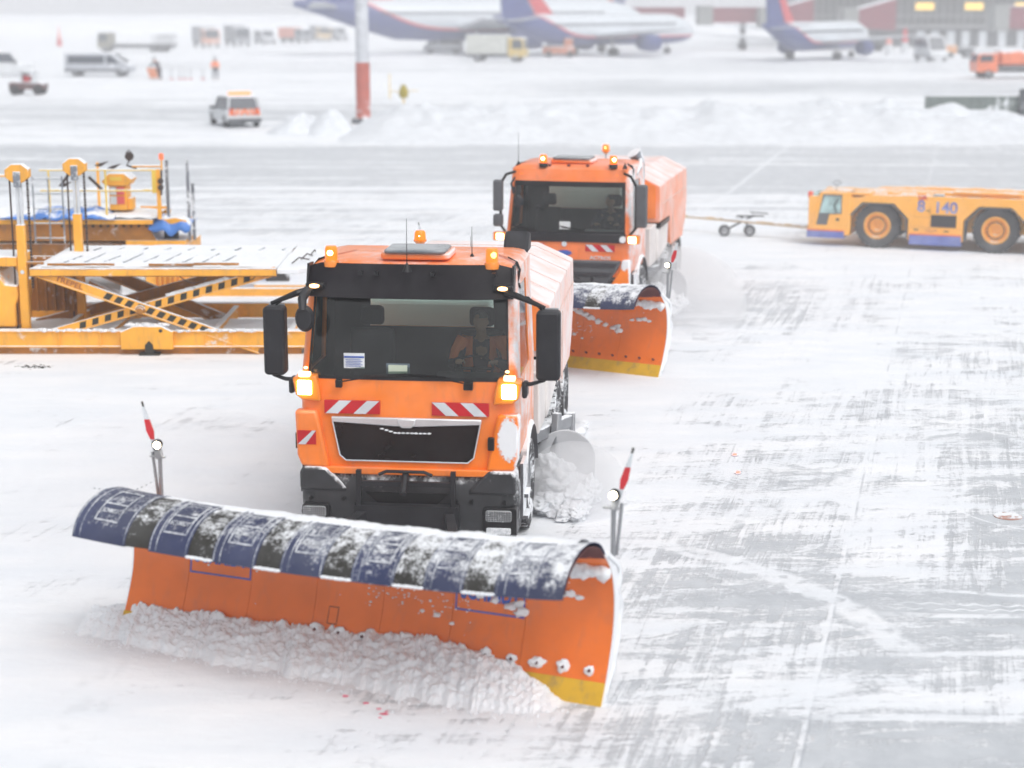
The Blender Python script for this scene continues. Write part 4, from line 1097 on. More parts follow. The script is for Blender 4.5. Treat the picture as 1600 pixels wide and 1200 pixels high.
def driver(truck, seat_x, za, vest, label):
    e = empty('person', (0, 0, 0), 0, label, 'person')
    e.matrix_world = Matrix.Translation(truck.location) @ Matrix.Rotation(truck.rotation_euler.z, 4, 'Z') @ Matrix.Translation((seat_x, 0, za))
    J = {'pel': (0, 1.25, -.36), 'wai': (0, 1.24, -.14), 'che': (0, 1.14, .14), 'nec': (0, 1.06, .32), 'hea': (0, 1.0, .44),
         'ls': (-.20, 1.12, .22), 'le': (-.30, .90, .0), 'lw': (-.19, .70, .10), 'rs': (.20, 1.12, .22), 're': (.30, .90, .0), 'rw': (.19, .70, .10),
         'lk': (-.14, .72, -.30), 'lf': (-.14, .68, -.78), 'rk': (.14, .72, -.30), 'rf': (.14, .68, -.78), 'lh': (-.10, 1.2, -.36), 'rh': (.10, 1.2, -.36)}
    K = list(J); E = [('pel', 'wai'), ('wai', 'che'), ('che', 'nec'), ('nec', 'hea'), ('che', 'ls'), ('ls', 'le'), ('le', 'lw'), ('che', 'rs'), ('rs', 're'), ('re', 'rw'), ('pel', 'lh'), ('lh', 'lk'), ('lk', 'lf'), ('pel', 'rh'), ('rh', 'rk'), ('rk', 'rf')]
    rad = dict(pel=.13, wai=.12, che=.14, nec=.055, hea=.06, ls=.065, le=.045, lw=.03, rs=.065, re=.045, rw=.03, lk=.065, lf=.045, rk=.065, rf=.045, lh=.09, rh=.09)
    bo = skin_obj('body', [J[k] for k in K], [(K.index(a), K.index(b)) for a, b in E], [rad[k] for k in K], m_skin, e)
    b = MB(); b.bm.from_mesh(bo.data); add_head(b, (0, .985, .475), 1.0, -.25)
    for s in (-1, 1):                                        # hands closed on the wheel rim
        w = Vector((s*.19, .70, .10)); b.ball(w+Vector((0, -.04, .0)), .038, .045, .022, sub=2)
        for k in range(4):
            x = s*(.165+.018*k); b.tube([(x, .655, .105), (x, .615, .115), (x, .60, .095), (x, .615, .075)], [.009, .009, .008, .006], 6)
        b.tube([(s*.155, .68, .10), (s*.135, .65, .09), (s*.13, .63, .075)], [.011, .010, .007], 6)
    me = bpy.data.meshes.new('body'); b.bm.to_mesh(me); b.bm.free(); me.materials.append(m_skin)
    for p in me.polygons: p.use_smooth = True
    bo.data = me
    ks = ['pel', 'wai', 'che', 'nec', 'ls', 'le', 'lw', 'rs', 're', 'rw']
    EE = [(ks.index(a), ks.index(b_)) for a, b_ in E if a in ks and b_ in ks]
    JJ = dict(J); JJ['nec'] = (0, 1.09, .26)
    skin_obj('jacket', [JJ[k] for k in ks], EE, [rad[k]+(.022 if k != 'nec' else .03) for k in ks], m_cloth, e)
    if vest:
        b = MB()
        for s in (-1, 1):
            def f(u, t, s=s):
                z = -.20+.50*t; x = s*(.045+.13*u + .05*math.sin(t*2)); y = 1.14-.175+.10*t*t+.10*u*u+.0*t
                return (x, y - .015, z)
            b.grid(f, 5, 8)
        b.build('hi_vis_vest', m_vest, e, thick=.012, sharp=180)
        b = MB()
        for s in (-1, 1): b.tube([(s*.20, 1.07, .27), (s*.27, 1.0, .14), (s*.29, .93, .05)], [.078, .066, .055], 10)
        b.build('vest_shoulder', m_vest, e)
    b = MB()
    r = bmesh.ops.create_icosphere(b.bm, subdivisions=3, radius=1)
    for v in r['verts']:
        p = v.co; z = max(p.z, -.15 if p.y > .1 else .35)
        v.co = Vector((p.x*.084, .995+p.y*.103, .485+z*.118))
    b.build('hair', m_hair, e, sharp=180)
    return e
driver(T1, .66, 1.93, True, 'driver of the front truck in an orange hi-vis vest, hands on the wheel')
driver(T2, .62, 1.76, False, 'driver in dark clothes behind the windscreen of the second truck')
# ---------------- aircraft tug and tow bar ----------------
def tug():
    x0, y0 = 8.82, 43.2
    root = empty('aircraft_tug', (x0, y0, 0), R(-21), 'low yellow-orange aircraft tug with fat tyres, numbered 8 140 in blue', 'aircraft tug')
    root.scale = (.93, .93, .93); D = 2.7; ys = 0.0
    def arch(cx): return [(cx-1.0+.0, .30), (cx-.86, .80), (cx-.42, 1.20), (cx+.42, 1.20), (cx+.86, .80), (cx+1.0-.05, .30)]
    zt = lambda x: 1.44 if x < -.2 else 1.36
    P = [(-1.80, .28), (-.80, .28), (-.76, .80), (-.40, 1.18), (.42, 1.18), (.80, .80), (.80, .26), (2.20, .26), (2.20, .80), (2.56, 1.18), (3.36, 1.18), (3.76, .80), (3.80, .3), (5.6, .3), (5.6, 1.40), (2.2, 1.40), (1.0, 1.40), (-.30, 1.36), (-.5, 1.30), (-1.80, 1.30)]
    b = MB()
    b.prism(P[:], 'y', 0, .42); b.prism(P[:], 'y', D-.42, D); b.box(-.75, 5.6, .42, D-.42, .45, 1.34)
    b.build('body', m_tug, root, bevel=.015, smooth=False)
    # cab at the front left: shell, windows, dark lower glass
    b = MB(); b.prism([(-1.74, .30), (-.70, .30), (-.68, 1.42), (-1.50, 1.42)], 'y', -.02, 1.1)
    cabm = b.build('cab', m_tug, root, bevel=.02, smooth=False)
    b = MB(); b.prism([(-1.42, 1.36), (-.92, 1.36), (-.92, .86), (-1.24, .84), (-1.30, .56), (-1.58, .56)], 'y', -.026, -.015); b.build('window_frame', m_dgrey, cabm, smooth=False)
    b = MB(); b.prism([(-1.38, 1.32), (-.95, 1.32), (-.95, .89), (-1.2, .87), (-1.50, .87)], 'y', -.034, -.024); b.build('side_window', mat('tug_window', (.38, .55, .55), .15, var=.5), cabm, smooth=False)
    b = MB(); b.box(-1.02-.04, -1.02+.04, -.035, -.028, .68, .74) ; b.build('door_handle', m_black, cabm)
    b = MB(); b.tube([(-1.05, -.05, .90), (-1.12, -.05, 1.08), (-1.0, -.05, 1.25)], .015, 5); b.build('grab_rail', m_black, cabm)
    b = MB(); b.prism([(-1.745, 1.36), (-1.58, 1.36), (-1.76, .60), (-1.82, .60)], 'y', .1, 1.0)
    b.build('front_window', mat('tug_window', (.38, .55, .55), .15), cabm, smooth=False)
    MB().box(-1.82, -.84, -.03, .4, .22, .40).build('bumper_skirt', m_tug_blue, root, bevel=.01)
    MB().box(.84, 2.16, -.02, .4, .14, .40).build('side_skirt', m_tug_blue, root, bevel=.01)
    MB().box(3.84, 5.6, -.02, .4, .16, .40).build('side_skirt', m_tug_blue, root, bevel=.01)
    b = MB(); b.box(-1.82, -.84, -.032, -.02, .40, .43); b.box(.84, 2.16, -.022, -.0, .40, .43); b.box(3.84, 5.6, -.022, -.0, .40, .43); b.build('red_pinstripe', mat('red_stripe', (.75, .12, .05), .5), root)
    for cx in (0, 3.0):
        for yy, s in ((.25, -1), (D-.25, 1)):
            w = wheel(root, 0, 0, .585, .42, -1, m_tug, tyre_m=m_tyre_big, lugs=26)
            w.location = (cx, yy, .585); w.rotation_euler = (0, 0, R(90) if s < 0 else R(90))
            b = MB(); b.tube([(-.19, .215*math.cos(q*math.pi/14), .215*math.sin(q*math.pi/14)) for q in range(29)], .014, 6); b.build('hub_ring', m_dark, w)
    for cx in (0, 3.0):
        b = MB(); pts = [(cx-.77, .30), (cx-.74, .79), (cx-.40, 1.15), (cx+.40, 1.15), (cx+.75, .79), (cx+.77, .30)]
        for i in range(5): 
            p, q = pts[i], pts[i+1]; b.beam((p[0], .21, p[1]), (q[0], .21, q[1]), .44, .03)
        b.build('wheel_arch', m_dgrey, root, smooth=False)
    MB().box(1.38, 2.02, -.012, .02, .62, .93).build('engine_grille', m_dark, root)
    b = MB(); b.box(.95, 1.07, -.01, .01, .52, .55); b.box(1.72, 1.84, -.01, .01, .50, .53); b.build('panel_latch', m_dark, root)
    b = MB()
    for (xa, xb, za, zb) in ((.95, 1.34, .85, .856), (.95, .956, .85, 1.2), (1.34, 1.346, .3, 1.2), (.85, 2.15, .60, .606)): b.box(xa, xb, -.006, .0, za, zb)
    b.build('panel_line', mat('panel_joint_brown', (.45, .18, .05), .7), root)  # panel joints drawn as thin brown strips
    text('fleet_number', '8', .40, m_tug_blue, root, (1.12, -.006, 1.13), bold=.010)
    text('fleet_number', '140', .40, m_tug_blue, root, (1.74, -.006, 1.11), bold=.010)
    text('small_lettering', 'УС', .10, m_haz, root, (1.32, -.006, 1.02))
    text('red_lettering', 'UA', .16, m_red, root, (1.15, -.006, 1.36), bold=.008)
    text('maker_lettering', 'SCHOPF', .085, mat('maker_red', (.5, .2, .1), .6), root, (1.40, -.006, .515))
    b = MB(); b.box(1.40, 5.4, .2, .5, 1.40, 1.50); b.box(1.9, 3.6, .1, .6, 1.49, 1.53); b.box(-.75, -.2, .05, .8, 1.36, 1.42); b.box(.2, .5, .3, .6, 1.36, 1.44); b.box(.95, 1.15, .3, .6, 1.38, 1.46)
    b.build('deck_gear', m_tug, root, bevel=.01)
    MB().box(1.42, 1.68, .02, .2, 1.36, 1.46).build('exhaust_box', m_steel, root, bevel=.01)
    be = empty('beacon', (-1.78, .12, 1.20)); be.parent = root
    MB().lathe([(.001, 0), (.05, 0), (.05, .05), (.001, .05)], 'z', n=14).build('beacon_base', m_tug_blue, be)
    MB().lathe([(.001, .05), (.07, .05), (.07, .18), (.05, .21), (.001, .21)], 'z', n=14).build('beacon_dome', mat('red_beacon', (.8, .1, .04), .3), be)
    b = MB(); b.tube([(-1.15, .4, 1.42), (-1.15, .4, 1.56)], .008, 5); b.tube([(-1.15, .4, 1.56), (-1.26, .4, 1.64), (-1.2, .4, 1.68), (-1.08, .4, 1.68), (-1.03, .4, 1.64), (-1.15, .4, 1.56)], .008, 5); b.build('aerial_loop', m_black, root)
    return root
tug()
def tow_bar():
    xa, za = at(1262, 349, 44.6); xb, zb = at(1089, 343, 46.4); xl = xb - (xa-xb)*.7
    e = empty('tow_bar', (xa, 44.6, 0), 0, 'long yellowish tow bar on a small wheel cradle reaching left from the aircraft tug', 'tow bar')
    dx, dy = xb-xa, 1.8
    b = MB(); b.tube([(0, 0, .36), (dx, dy, .40), (dx*1.9, dy*1.9, .42)], .055, 10); b.build('bar', mat('tow_bar_paint', (.62, .42, .22), .6, snow=-.05, top=.3), e)
    c = Vector((dx*.60, dy*.6, 0))
    b = MB(); b.beam(c+Vector((-.35, 0, .15)), c+Vector((.35, 0, .52)), .06, .05); b.beam(c+Vector((.28, 0, .15)), c+Vector((-.0, 0, .5)), .06, .05); b.beam(c+Vector((-.1, 0, .50)), c+Vector((.6, 0, .50)), .05, .04)
    b.beam(c+Vector((.25, 0, .60)), c+Vector((.7, 0, .56)), .03, .03); b.build('cradle', m_dark_s, e)
    for dx_ in (-.42, .22):
        w = wheel(e, 0, 0, .15, .09, -1, m_steel, tyre_m=m_tyre_big, lugs=0); w.location = c+Vector((dx_, -.18, .15)); w.rotation_euler = (0, 0, R(90))
tow_bar()

# ---------------- the two container lift platforms ----------------
def hazard_arm(parent, a, b_, y, w=.14, t=.08, n=8, m=None, t0=.2, t1=.95, name='scissor_arm', marks=True, lettering=False):
    mb = MB(); mb.beam((a[0], y, a[1]), (b_[0], y, b_[1]), t, w, up=(0, 0, 1)); arm = mb.build(name, m or m_lorange, parent, bevel=.008)
    d = Vector((b_[0]-a[0], 0, b_[1]-a[1])); L = d.length; d.normalize(); nrm = Vector((-d.z, 0, d.x))
    if marks:
        mb = MB()
        for k in range(n):
            c = Vector((a[0], y-t/2-.004, a[1])) + d*L*(t0+(t1-t0)*(k+.5)/n)
            s = d*.055; u = nrm*w*.34; sk = d*.02
            mb.face([c-s-u-sk, c+s-u-sk, c+s+u+sk, c-s+u+sk])
        mb.build('hazard_pattern', m_haz, arm, smooth=False, thick=.003)
    mb = MB(); mb.beam((a[0], y-t/2-.02, a[1]-w/2) if False else (a[0], y-t/2-.012, a[1]-w/2+.0), (b_[0], y-t/2-.012, b_[1]-w/2), .03, .02); mb.build('arm_flange', m_lyellow if False else m_lorange, arm)
    if lettering:
        q = text('arm_lettering', 'TREPEL', .12, mat('lettering_red_brown', (.42, .13, .05), .6), arm, (a[0]+d.x*L*.15, y-t/2-.008, a[1]+d.z*L*.15), rot=(math.pi/2, -math.atan2(d.z, d.x), 0), sx=1.25, bold=.002)
    return arm
def loader_front():
    Y0, Y1 = 29.7, 32.6
    root = empty('lift_platform', (-6.2, Y0, 0), 0, 'snowy orange scissor lift platform with black squares on its crossed arms', 'lift platform', 'container lift platforms')
    ox = root.location.x
    def W(px, py, d=Y0):
        X, Z = at(px, py, d); return (X-ox, Z)
    yl = lambda d: d-Y0
    # base frame
    xl = W(-60, 540)[0]; xr = W(498, 540)[0]
    b = MB(); b.box(xl, xr, 0, .16, .13, .40); b.box(xl, xr, 0-.03, .20, .38, .41); b.box(xl, xr, -.03, .20, .12, .15)
    b.box(xl, xr, yl(Y1), yl(Y1)+.16, .13, .40)
    for px in (-30, 85, 165, 330, 450): x = W(px, 540)[0]; b.box(x-.05, x+.05, .16, yl(Y1), .15, .36)
    b.build('base_frame', m_lorange, root, bevel=.01)
    b = MB()
    for px in (93, 158, 322, 365): x = W(px, 540)[0]; b.box(x-.012, x+.012, -.028, 0, .15, .38)
    b.build('frame_rib', m_lorange, root)
    xa, xb = W(190, 540)[0], W(272, 540)[0]
    b = MB(); b.prism([(xa, .10), (xb, .10), (xb, .40), (xb-.18, .50), (xa+.22, .50), (xa, .40)], 'y', -.09, .02); b.build('axle_bracket', m_lorange, root, bevel=.015)
    b = MB(); x = W(235, 550)[0]; b.prism([(x-.08, .0), (x+.08, .0), (x+.065, .18), (x, .25), (x-.065, .18)], 'y', -.10, .1); b.box(x-.17, x+.17, -.12, .1, 0, .035); b.lathe([(.001, -.1), (.03, -.1), (.03, -.08), (.001, -.08)], 'y', (xb-.2, 0, .42), 10); b.build('support_foot', m_haz, root)
    # low skirt with snow blown along it
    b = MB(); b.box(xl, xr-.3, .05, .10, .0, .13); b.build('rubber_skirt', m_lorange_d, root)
    # scissor arms, near pair and far pair
    A0, A1 = W(55, 424), W(405, 545); B0, B1 = W(75, 524), W(430, 424)
    hazard_arm(root, A0, A1, .05, n=14, t0=.30, t1=.96, lettering=True, w=.16)
    hazard_arm(root, B0, B1, .15, n=14, t0=.12, t1=.90, w=.15)
    F = Y1-.3
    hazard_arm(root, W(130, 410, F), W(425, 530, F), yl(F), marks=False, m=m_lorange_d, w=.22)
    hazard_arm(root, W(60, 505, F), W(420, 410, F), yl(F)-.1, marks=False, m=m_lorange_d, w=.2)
    c = W(219, 485); b = MB(); b.lathe([(.001, -.05), (.05, -.05), (.055, -.02), (.03, -.02), (.03, .0), (.001, .0)], 'y', (c[0], .0, c[1]), 18); b.lathe([(.08, -.015), (.09, -.0), (.001, .01), (.001, -.012)], 'y', (c[0], .0, c[1]), 18); b.build('pivot_pin', m_lorange_d, root)
    b = MB(); p, q = W(140, 440, 31), W(345, 545, 31); b.tube([(p[0], 1.3, p[1]), (q[0], 1.3, q[1])], .06, 10); b.build('lift_cylinder', m_lorange_d, root)
    # platform
    zt = 1.50; x0 = W(46, 410)[0]; x1 = W(432, 420)[0]
    b = MB(); b.box(x0, x1, -.05, .05, zt-.17, zt-.03); b.box(x0, x1, yl(Y1)-.1, yl(Y1), zt-.17, zt-.03); b.box(x0, x0+.1, .05, yl(Y1)-.1, zt-.17, zt-.04)
    for k in range(5): x = x0+.5+k*(x1-x0-.7)/4; b.box(x-.04, x+.04, .05, yl(Y1)-.1, zt-.15, zt-.06)
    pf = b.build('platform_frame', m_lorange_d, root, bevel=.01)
    b = MB(); b.box(x0+.01, x1, -.06, .055, zt-.15, zt-.05); b.build('edge_beam', m_lorange, pf)
    def dk(u, v):
        x = x0+.1+(x1-x0-.1)*u; y = .12+(yl(Y1)-.2)*v; return (x, y, zt-.03+.02*noise.noise(Vector((x*2, y*2, 0)))+.012*noise.noise(Vector((x*9, y*5, 3))))
    MB().grid(dk, 120, 60).build('deck_snow', m_snow, root, thick=.03, sharp=180)
    for k in range(9):                                           # roller channels that show through
        x = x0+.45+k*(x1-x0-.6)/10.5
        b = MB(); b.beam((x, .55+.04*(k % 3), zt-.012), (x+.10, .55+.8+.3*(k % 2), zt-.012), .03, .03); b.build('deck_roller', m_ladder, root)
    for k in range(9): x = x0+.6+k*.42; b = MB(); b.beam((x, 2.1, zt-.012), (x+.05, 2.4, zt-.012), .03, .03); b.build('deck_roller', m_ladder, root)
    for (pa, pb, yy) in ((70, 175, .14), (270, 370, .2), (230, 300, .10), (20, 60, .3)):
        b = MB(); xa, xb = W(pa, 410)[0], W(pb, 410)[0]; b.box(xa, xb, yy, yy+.05, zt-.01, zt+.035); b.build('guide_rail', m_lorange_d, root, bevel=.005)
    # flap at the right end of the deck
    xe = W(500, 405)[0]
    b = MB(); b.prism([(x1, .0), (x1+.35, .0), (xe, .55), (xe, 2.3), (x1, 2.9)], 'z', zt-.13, zt-.05); b.build('end_flap', m_deck, root, bevel=.01)
    b = MB()
    for k in range(3): b.tube([(x1+.2+.1*k, .5+.5*k, zt-.02), (x1+.3+.08*k, .7+.5*k, zt+.05), (x1+.45, .9+.5*k, zt-.01)], .012, 5)
    b.build('hooked_cable', m_chain, root)
    b = MB()
    for pa, pb, sg in ((280, 325, .12), (385, 400, .06)):
        xa, xb = W(pa, 430)[0], W(pb, 430)[0]; b.tube([(xa+(xb-xa)*t/8, -.03, zt-.16-sg*math.sin(math.pi*t/8)) for t in range(9)], .008, 5)
    b.build('hanging_cable', m_chain, root)
    # left machine body: cabinet and ribbed side behind the arms
    b = MB(); xa, xb = W(-60, 500)[0], W(24, 500)[0]
    b.prism([(xa, .42), (xb-.06, .42), (xb-.06, .80), (xb, .95), (xb-.02, 1.14), (xb-.22, 1.14), (xb-.35, 1.35), (xa, 1.35)], 'y', .25, 1.3); b.build('drive_cabinet', m_lorange, root, bevel=.03)
    b = MB(); b.box(W(-60, 400)[0], W(18, 400)[0], .3, 1.2, 1.45, 1.62); b.build('cabinet_top', m_lorange, root, bevel=.02)
    MB().box(xa, xb-.1, .05, .25, .14, .36).build('vent_block', m_lorange_d, root)
    Yb = 31.6; xa, xb = W(40, 460, Yb)[0], W(118, 460, Yb)[0]
    b = MB(); b.box(xa, xb, yl(Yb)+.05, yl(Yb)+.12, .42, 1.40)
    for k in range(6): x = xa+.05+(xb-xa-.1)*k/5; b.box(x-.02, x+.02, yl(Yb)-.03, yl(Yb)+.05, .42, 1.38)
    b.build('ribbed_panel', m_lorange_d, root, bevel=.008)
    # masts with octagonal chain heads
    for px, yy, hy in ((35, Y0+.35, 273), (124, Y0+2.0, 263)):
        X = W(px, 400, yy)[0]; y = yl(yy); zh = at(px, hy, yy)[1]
        me_ = empty('lift_mast', (X, y, 0)); me_.parent = root
        MB().box(-.075, .075, -.06, .06, .15, 2.16).build('mast_post', m_lorange, me_, bevel=.015)
        b = MB(); b.tube([(-.03, 0, 2.16), (-.03, 0, zh-.12)], .028, 10); b.tube([(.035, 0, 2.16), (.035, 0, zh-.12)], .028, 10); b.build('piston_rod', m_chrome, me_)
        b = MB(); b.box(-.06, .06, -.10, -.02, zh-.20, zh+.06); b.build('head_clamp', m_ladder, me_, bevel=.01)
        P = [(.22*math.cos(R(22.5+45*k))*1.0, zh+.03+.17*math.sin(R(22.5+45*k))) for k in range(8)]
        b = MB(); b.prism(P, 'y', -.08, .08); b.build('chain_head', m_lorange, me_, bevel=.015)
        b = MB(); b.tube([(-.145, 0, .3), (-.145, 0, zh)], .018, 6)
        for k in range(int((zh-.9)/.055)):
            z = zh-.05*k-.05; b.box(.135, .165, -.02, .02, z-.019, z+.019) if k % 2 else b.box(.130, .170, -.012, .012, z-.022, z+.022)
        b.build('lift_chain', m_chain, me_)
        MB().lathe([(.001, -.068), (.035, -.068), (.035, -.062), (.001, -.062)], 'y', (0, 0, 1.36), 14).build('round_label', m_silver, me_)
    # clumps of snow lying on the frame
    b = MB(); rnd = random.Random(9)
    for i in range(170):
        px = rnd.choice([rnd.uniform(60, 180), rnd.uniform(275, 400), rnd.uniform(200, 262)]); x = W(px, 540)[0]
        on = .51 if 200 < px < 265 else .41
        b.ball((x, rnd.uniform(-.06, .12), on+rnd.uniform(-.01, .01)), rnd.uniform(.03, .08), .05, rnd.uniform(.012, .03), sub=1, jit=.6, seed=i)
    for i in range(80):
        t = rnd.uniform(.52, .78); x = B0[0]+(B1[0]-B0[0])*t; z = B0[1]+(B1[1]-B0[1])*t+.075; b.ball((x, .15+rnd.uniform(-.03, .04), z+.02), .06, .04, .028, sub=1, jit=.7, seed=i)
    tag(b.build('snow_lump', m_snow, root, sharp=180), kind='stuff')
    # snow drifted under and inside
    def dr(u, v):
        x = xl+(xr-xl)*u; y = .18+2.3*v; return (x, y, .04+.26*math.sin(math.pi*v)**.5*(1+.3*noise.noise(Vector((x*2, y*2, 2)))))
    MB().grid(dr, 80, 20).build('drifted_snow', m_snow, root, sharp=180)
loader_front()
def loader_rear():
    Y0 = 36.0
    root = empty('lift_platform', (-7.6, Y0, 0), 0, 'farther orange lift platform with yellow railings, control stand and ladder above the snowy deck', 'lift platform', 'container lift platforms')
    ox = root.location.x
    def W(px, py, d=Y0):
        X, Z = at(px, py, d); return (X-ox, Z)
    yl = lambda d: d-Y0
    zt = W(100, 343)[1]
    xa, xb = W(-40, 345)[0], W(238, 345)[0]
    b = MB(); b.box(xa, xb, 0, .1, zt-.10, zt); b.box(xa, xb, 1.9, 2.0, zt-.10, zt); b.box(xa, xb, .1, 1.9, zt-.06, zt-.02); b.build('platform_frame', m_lorange, root, bevel=.01)
    zb = W(100, 378)[1]
    b = MB(); b.prism([(xa, zb), (xb+.05, zb), (xb-.15, zt-.10), (xa, zt-.10)], 'y', .15, 1.8)
    b.build('platform_bed', m_lorange_d, root, bevel=.01)
    b = MB()
    for k in range(12): x = W(95+k*12, 355)[0]; b.box(x-.02, x+.02, .10, .15, zt-.17, zt-.12)
    b.build('bed_bolt', m_haz, root)
    x0, x1 = W(195, 380)[0], W(288, 380)[0]; b = MB(); b.box(x0, x1, .1, 1.2, W(0, 384)[1], W(0, 377)[1]); b.build('cross_rail', m_lorange, root)
    # lower body: ribbed side, white cabinet
    x0, x1 = W(225, 440)[0], W(292, 440)[0]; z0, z1 = W(0, 474)[1], W(0, 384)[1]
    b = MB(); b.box(x0, x1, .3, 1.8, z0, z1)
    for k in range(6): x = x0+.28+(x1-x0-.3)*k/5.5; b.box(x-.02, x+.02, .22, .3, z0, z1)
    b.box(x0, x0+.2, .2, .3, z0, z1); b.build('ribbed_body', m_lorange, root, bevel=.008)
    x0, x1 = W(184, 440)[0], W(224, 440)[0]; b = MB(); b.box(x0, x1, .25, 1.5, W(0, 470)[1], W(0, 400)[1]); b.build('white_cabinet', mat('cabinet_white', (.6, .62, .64), .5, film=.3), root, bevel=.02)
    x0, x1 = W(-20, 440)[0], W(184, 440)[0]; b = MB(); b.box(x0, x1, .5, 1.8, .35, 1.0); b.build('lower_body', m_lorange_d, root, bevel=.02)
    # long beam running right, with snow
    x0, x1 = W(285, 480)[0], W(520, 480)[0]; z0, z1 = W(0, 500)[1], W(0, 472)[1]
    z0 = max(.16, z0)
    b = MB(); b.box(x0, x1, -.1, .06, z0, z1); b.prism([(x0-.5, z0+.02), (x0, z0+.0), (x0, z1), (x0-.2, z1)], 'y', -.1, .06); b.box(x0, x1, 1.9, 2.05, z0, z1); b.box(x1-1.6, x1, .06, 1.9, z0+.05, z1-.05); b.build('long_beam', m_lorange, root, bevel=.012)
    b = MB()
    for px in (398, 454): x = W(px, 490)[0]; b.lathe([(.001, -.11), (.025, -.11), (.025, -.095), (.001, -.095)], 'y', (x, 0, (z0+z1)/2-.03), 10)
    b.build('beam_hole', m_haz, root)
    def sn(u, v):
        x = x0+(x1-x0)*u; y = -.08+2.1*v; return (x, y, z1-.01+.10*math.sin(math.pi*v)**.7*(1+.4*noise.noise(Vector((x, y, 3))))+.03*noise.noise(Vector((x*4, y*4, 0))))
    MB().grid(sn, 60, 20).build('beam_snow', m_snow, root, sharp=180)
    b = MB()
    for px in (10, 270, 330, 430):
        x = W(px, 500)[0]; b.lathe([(.001, 0), (.2, 0), (.24, .04), (.24, .16), (.2, .2), (.001, .2)], 'y', (x, .5, .24), 20)
    b.build('support_wheel', m_rubber, root)
    # railing in yellow
    b = MB(); r = .022; zr, zm = W(0, 266)[1], W(0, 298)[1]
    for (pa, pb) in ((60, 245),): 
        for z in (zr, zm): b.tube([(W(pa, 265)[0], .05, z), (W(pb, 265)[0], .05, z)], r, 6)
    for px in (74, 118, 163): b.tube([(W(px, 265)[0], .05, zt), (W(px, 265)[0], .05, zr)], r, 6)
    b.box(W(236, 265)[0], W(246, 265)[0], .03, .06, W(0, 302)[1], zr)
    b.build('railing', m_lyellow, root)
    b = MB(); b.box(W(243, 265)[0], W(249, 265)[0], .02, .08, zt, zr+.02); b.box(W(116, 265)[0], W(120, 265)[0], 1.9, 1.95, zt, zr); b.tube([(W(200, 262)[0], .4, zr+.05), (W(247, 262)[0], .4, zr+.05)], .03, 6)
    b.tube([(W(-20, 275)[0], .1, W(0, 275)[1]), (W(20, 275)[0], .1, W(0, 275)[1])], .03, 6); b.box(W(200, 320)[0], W(242, 320)[0], 1.2, 1.3, zt, zt+.14)
    b.build('orange_rail', m_lorange, root)
    # control stand: body, tilted head, panel stickers
    x0, x1 = W(165, 300)[0], W(193, 300)[0]; z0, z1, z2 = W(0, 331)[1], W(0, 292)[1], W(0, 272)[1]
    b = MB(); b.box(x0, x1, .3, .7, z0, z1); b.box(x1, x1+.1, .35, .65, z0, z0+.25); st = b.build('control_stand', m_lorange, root, bevel=.015)
    b = MB(); b.prism([(x0-.04, z1), (x1+.05, z1), (x1+.12, z1+.12), (x1-.02, z2), (x0+.02, z2), (x0-.14, z1+.08)], 'y', .22, .78); b.build('control_head', m_lorange, st, bevel=.02)
    b = MB()
    for i, zz in enumerate((z1-.03, z1-.22)): b.box(x0+(x1-x0)*.45, x1-.05, .285, .298, zz-.16, zz)
    b.build('red_placard', mat('placard_red', (.7, .12, .12), .5), st)
    b = MB()
    for i, zz in enumerate((z1-.03, z1-.22)): b.box(x0+.02, x0+(x1-x0)*.42, .285, .298, zz-.16, zz)
    b.build('grey_placard', m_silver, st)
    b = MB(); b.box(x0+.05, x1-.08, .205, .218, z1+.10, z1+.18); b.build('yellow_placard', m_lyellow, st)
    b = MB(); xc = W(195, 245)[0]; zc = W(0, 247)[1]
    b.lathe([(.001, -.03), (.08, -.03), (.09, .03), (.06, .09), (.001, .1)], 'y', (xc, .4, zc), 16); b.tube([(xc, .42, zc-.08), (xc-.06, .42, zc-.18), (xc+.14, .42, zc-.25)], .02, 6); b.tube([(xc-.06, .4, zc+.06), (xc, .4, zc+.13), (xc+.06, .4, zc+.06)], .012, 5); b.build('spotlight', m_chain, root)
    b = MB(); xc = W(252, 300)[0]; b.tube([(xc, .0, W(0, 305)[1]), (xc+.02, 0, zr+.0)], .02, 6)
    for zz in (W(0, 283)[1], W(0, 293)[1]): b.lathe([(.001, -.02), (.055, -.02), (.06, .03), (.001, .05)], 'y', (xc-.01, 0, zz), 12)
    b.build('twin_lamp', m_chain, root)
    b = MB(); xc = W(251, 245)[0]; zc = W(0, 262)[1]; b.tube([(xc, .05, zc-.05), (xc, .05, zc+.16)], .02, 6); b.build('beacon_stalk', m_lorange, root)
    MB().lathe([(.001, zc+.16), (.05, zc+.16), (.05, zc+.27), (.001, zc+.29)], 'z', (xc, .05, 0), 12).build('beacon_dome', emis('beacon_faint_glow', (1, .2, .08), .25), root)  # unlit dome with a slight glow put into its material
    for i, (px, py) in enumerate(((152, 258), (172, 262), (95, 290))):      # folded lamps and a cable along the rail
        b = MB(); x, z = W(px, py); b.prism([(x-.12, z-.03), (x+.02, z-.05), (x+.18, z+.06), (x+.0, z+.02)], 'y', .2, .28); b.build('folded_arm_lamp', m_chain, root, bevel=.01)
    b = MB(); x, z = W(145, 285); b.beam((x-.1, .1, z+.1), (x+.16, .1, z-.16), .06, .05); x, z = W(100, 280); b.beam((x+.10, .1, z+.12), (x-.1, .1, z-.14), .06, .05); b.build('tilted_strut', m_chain, root)
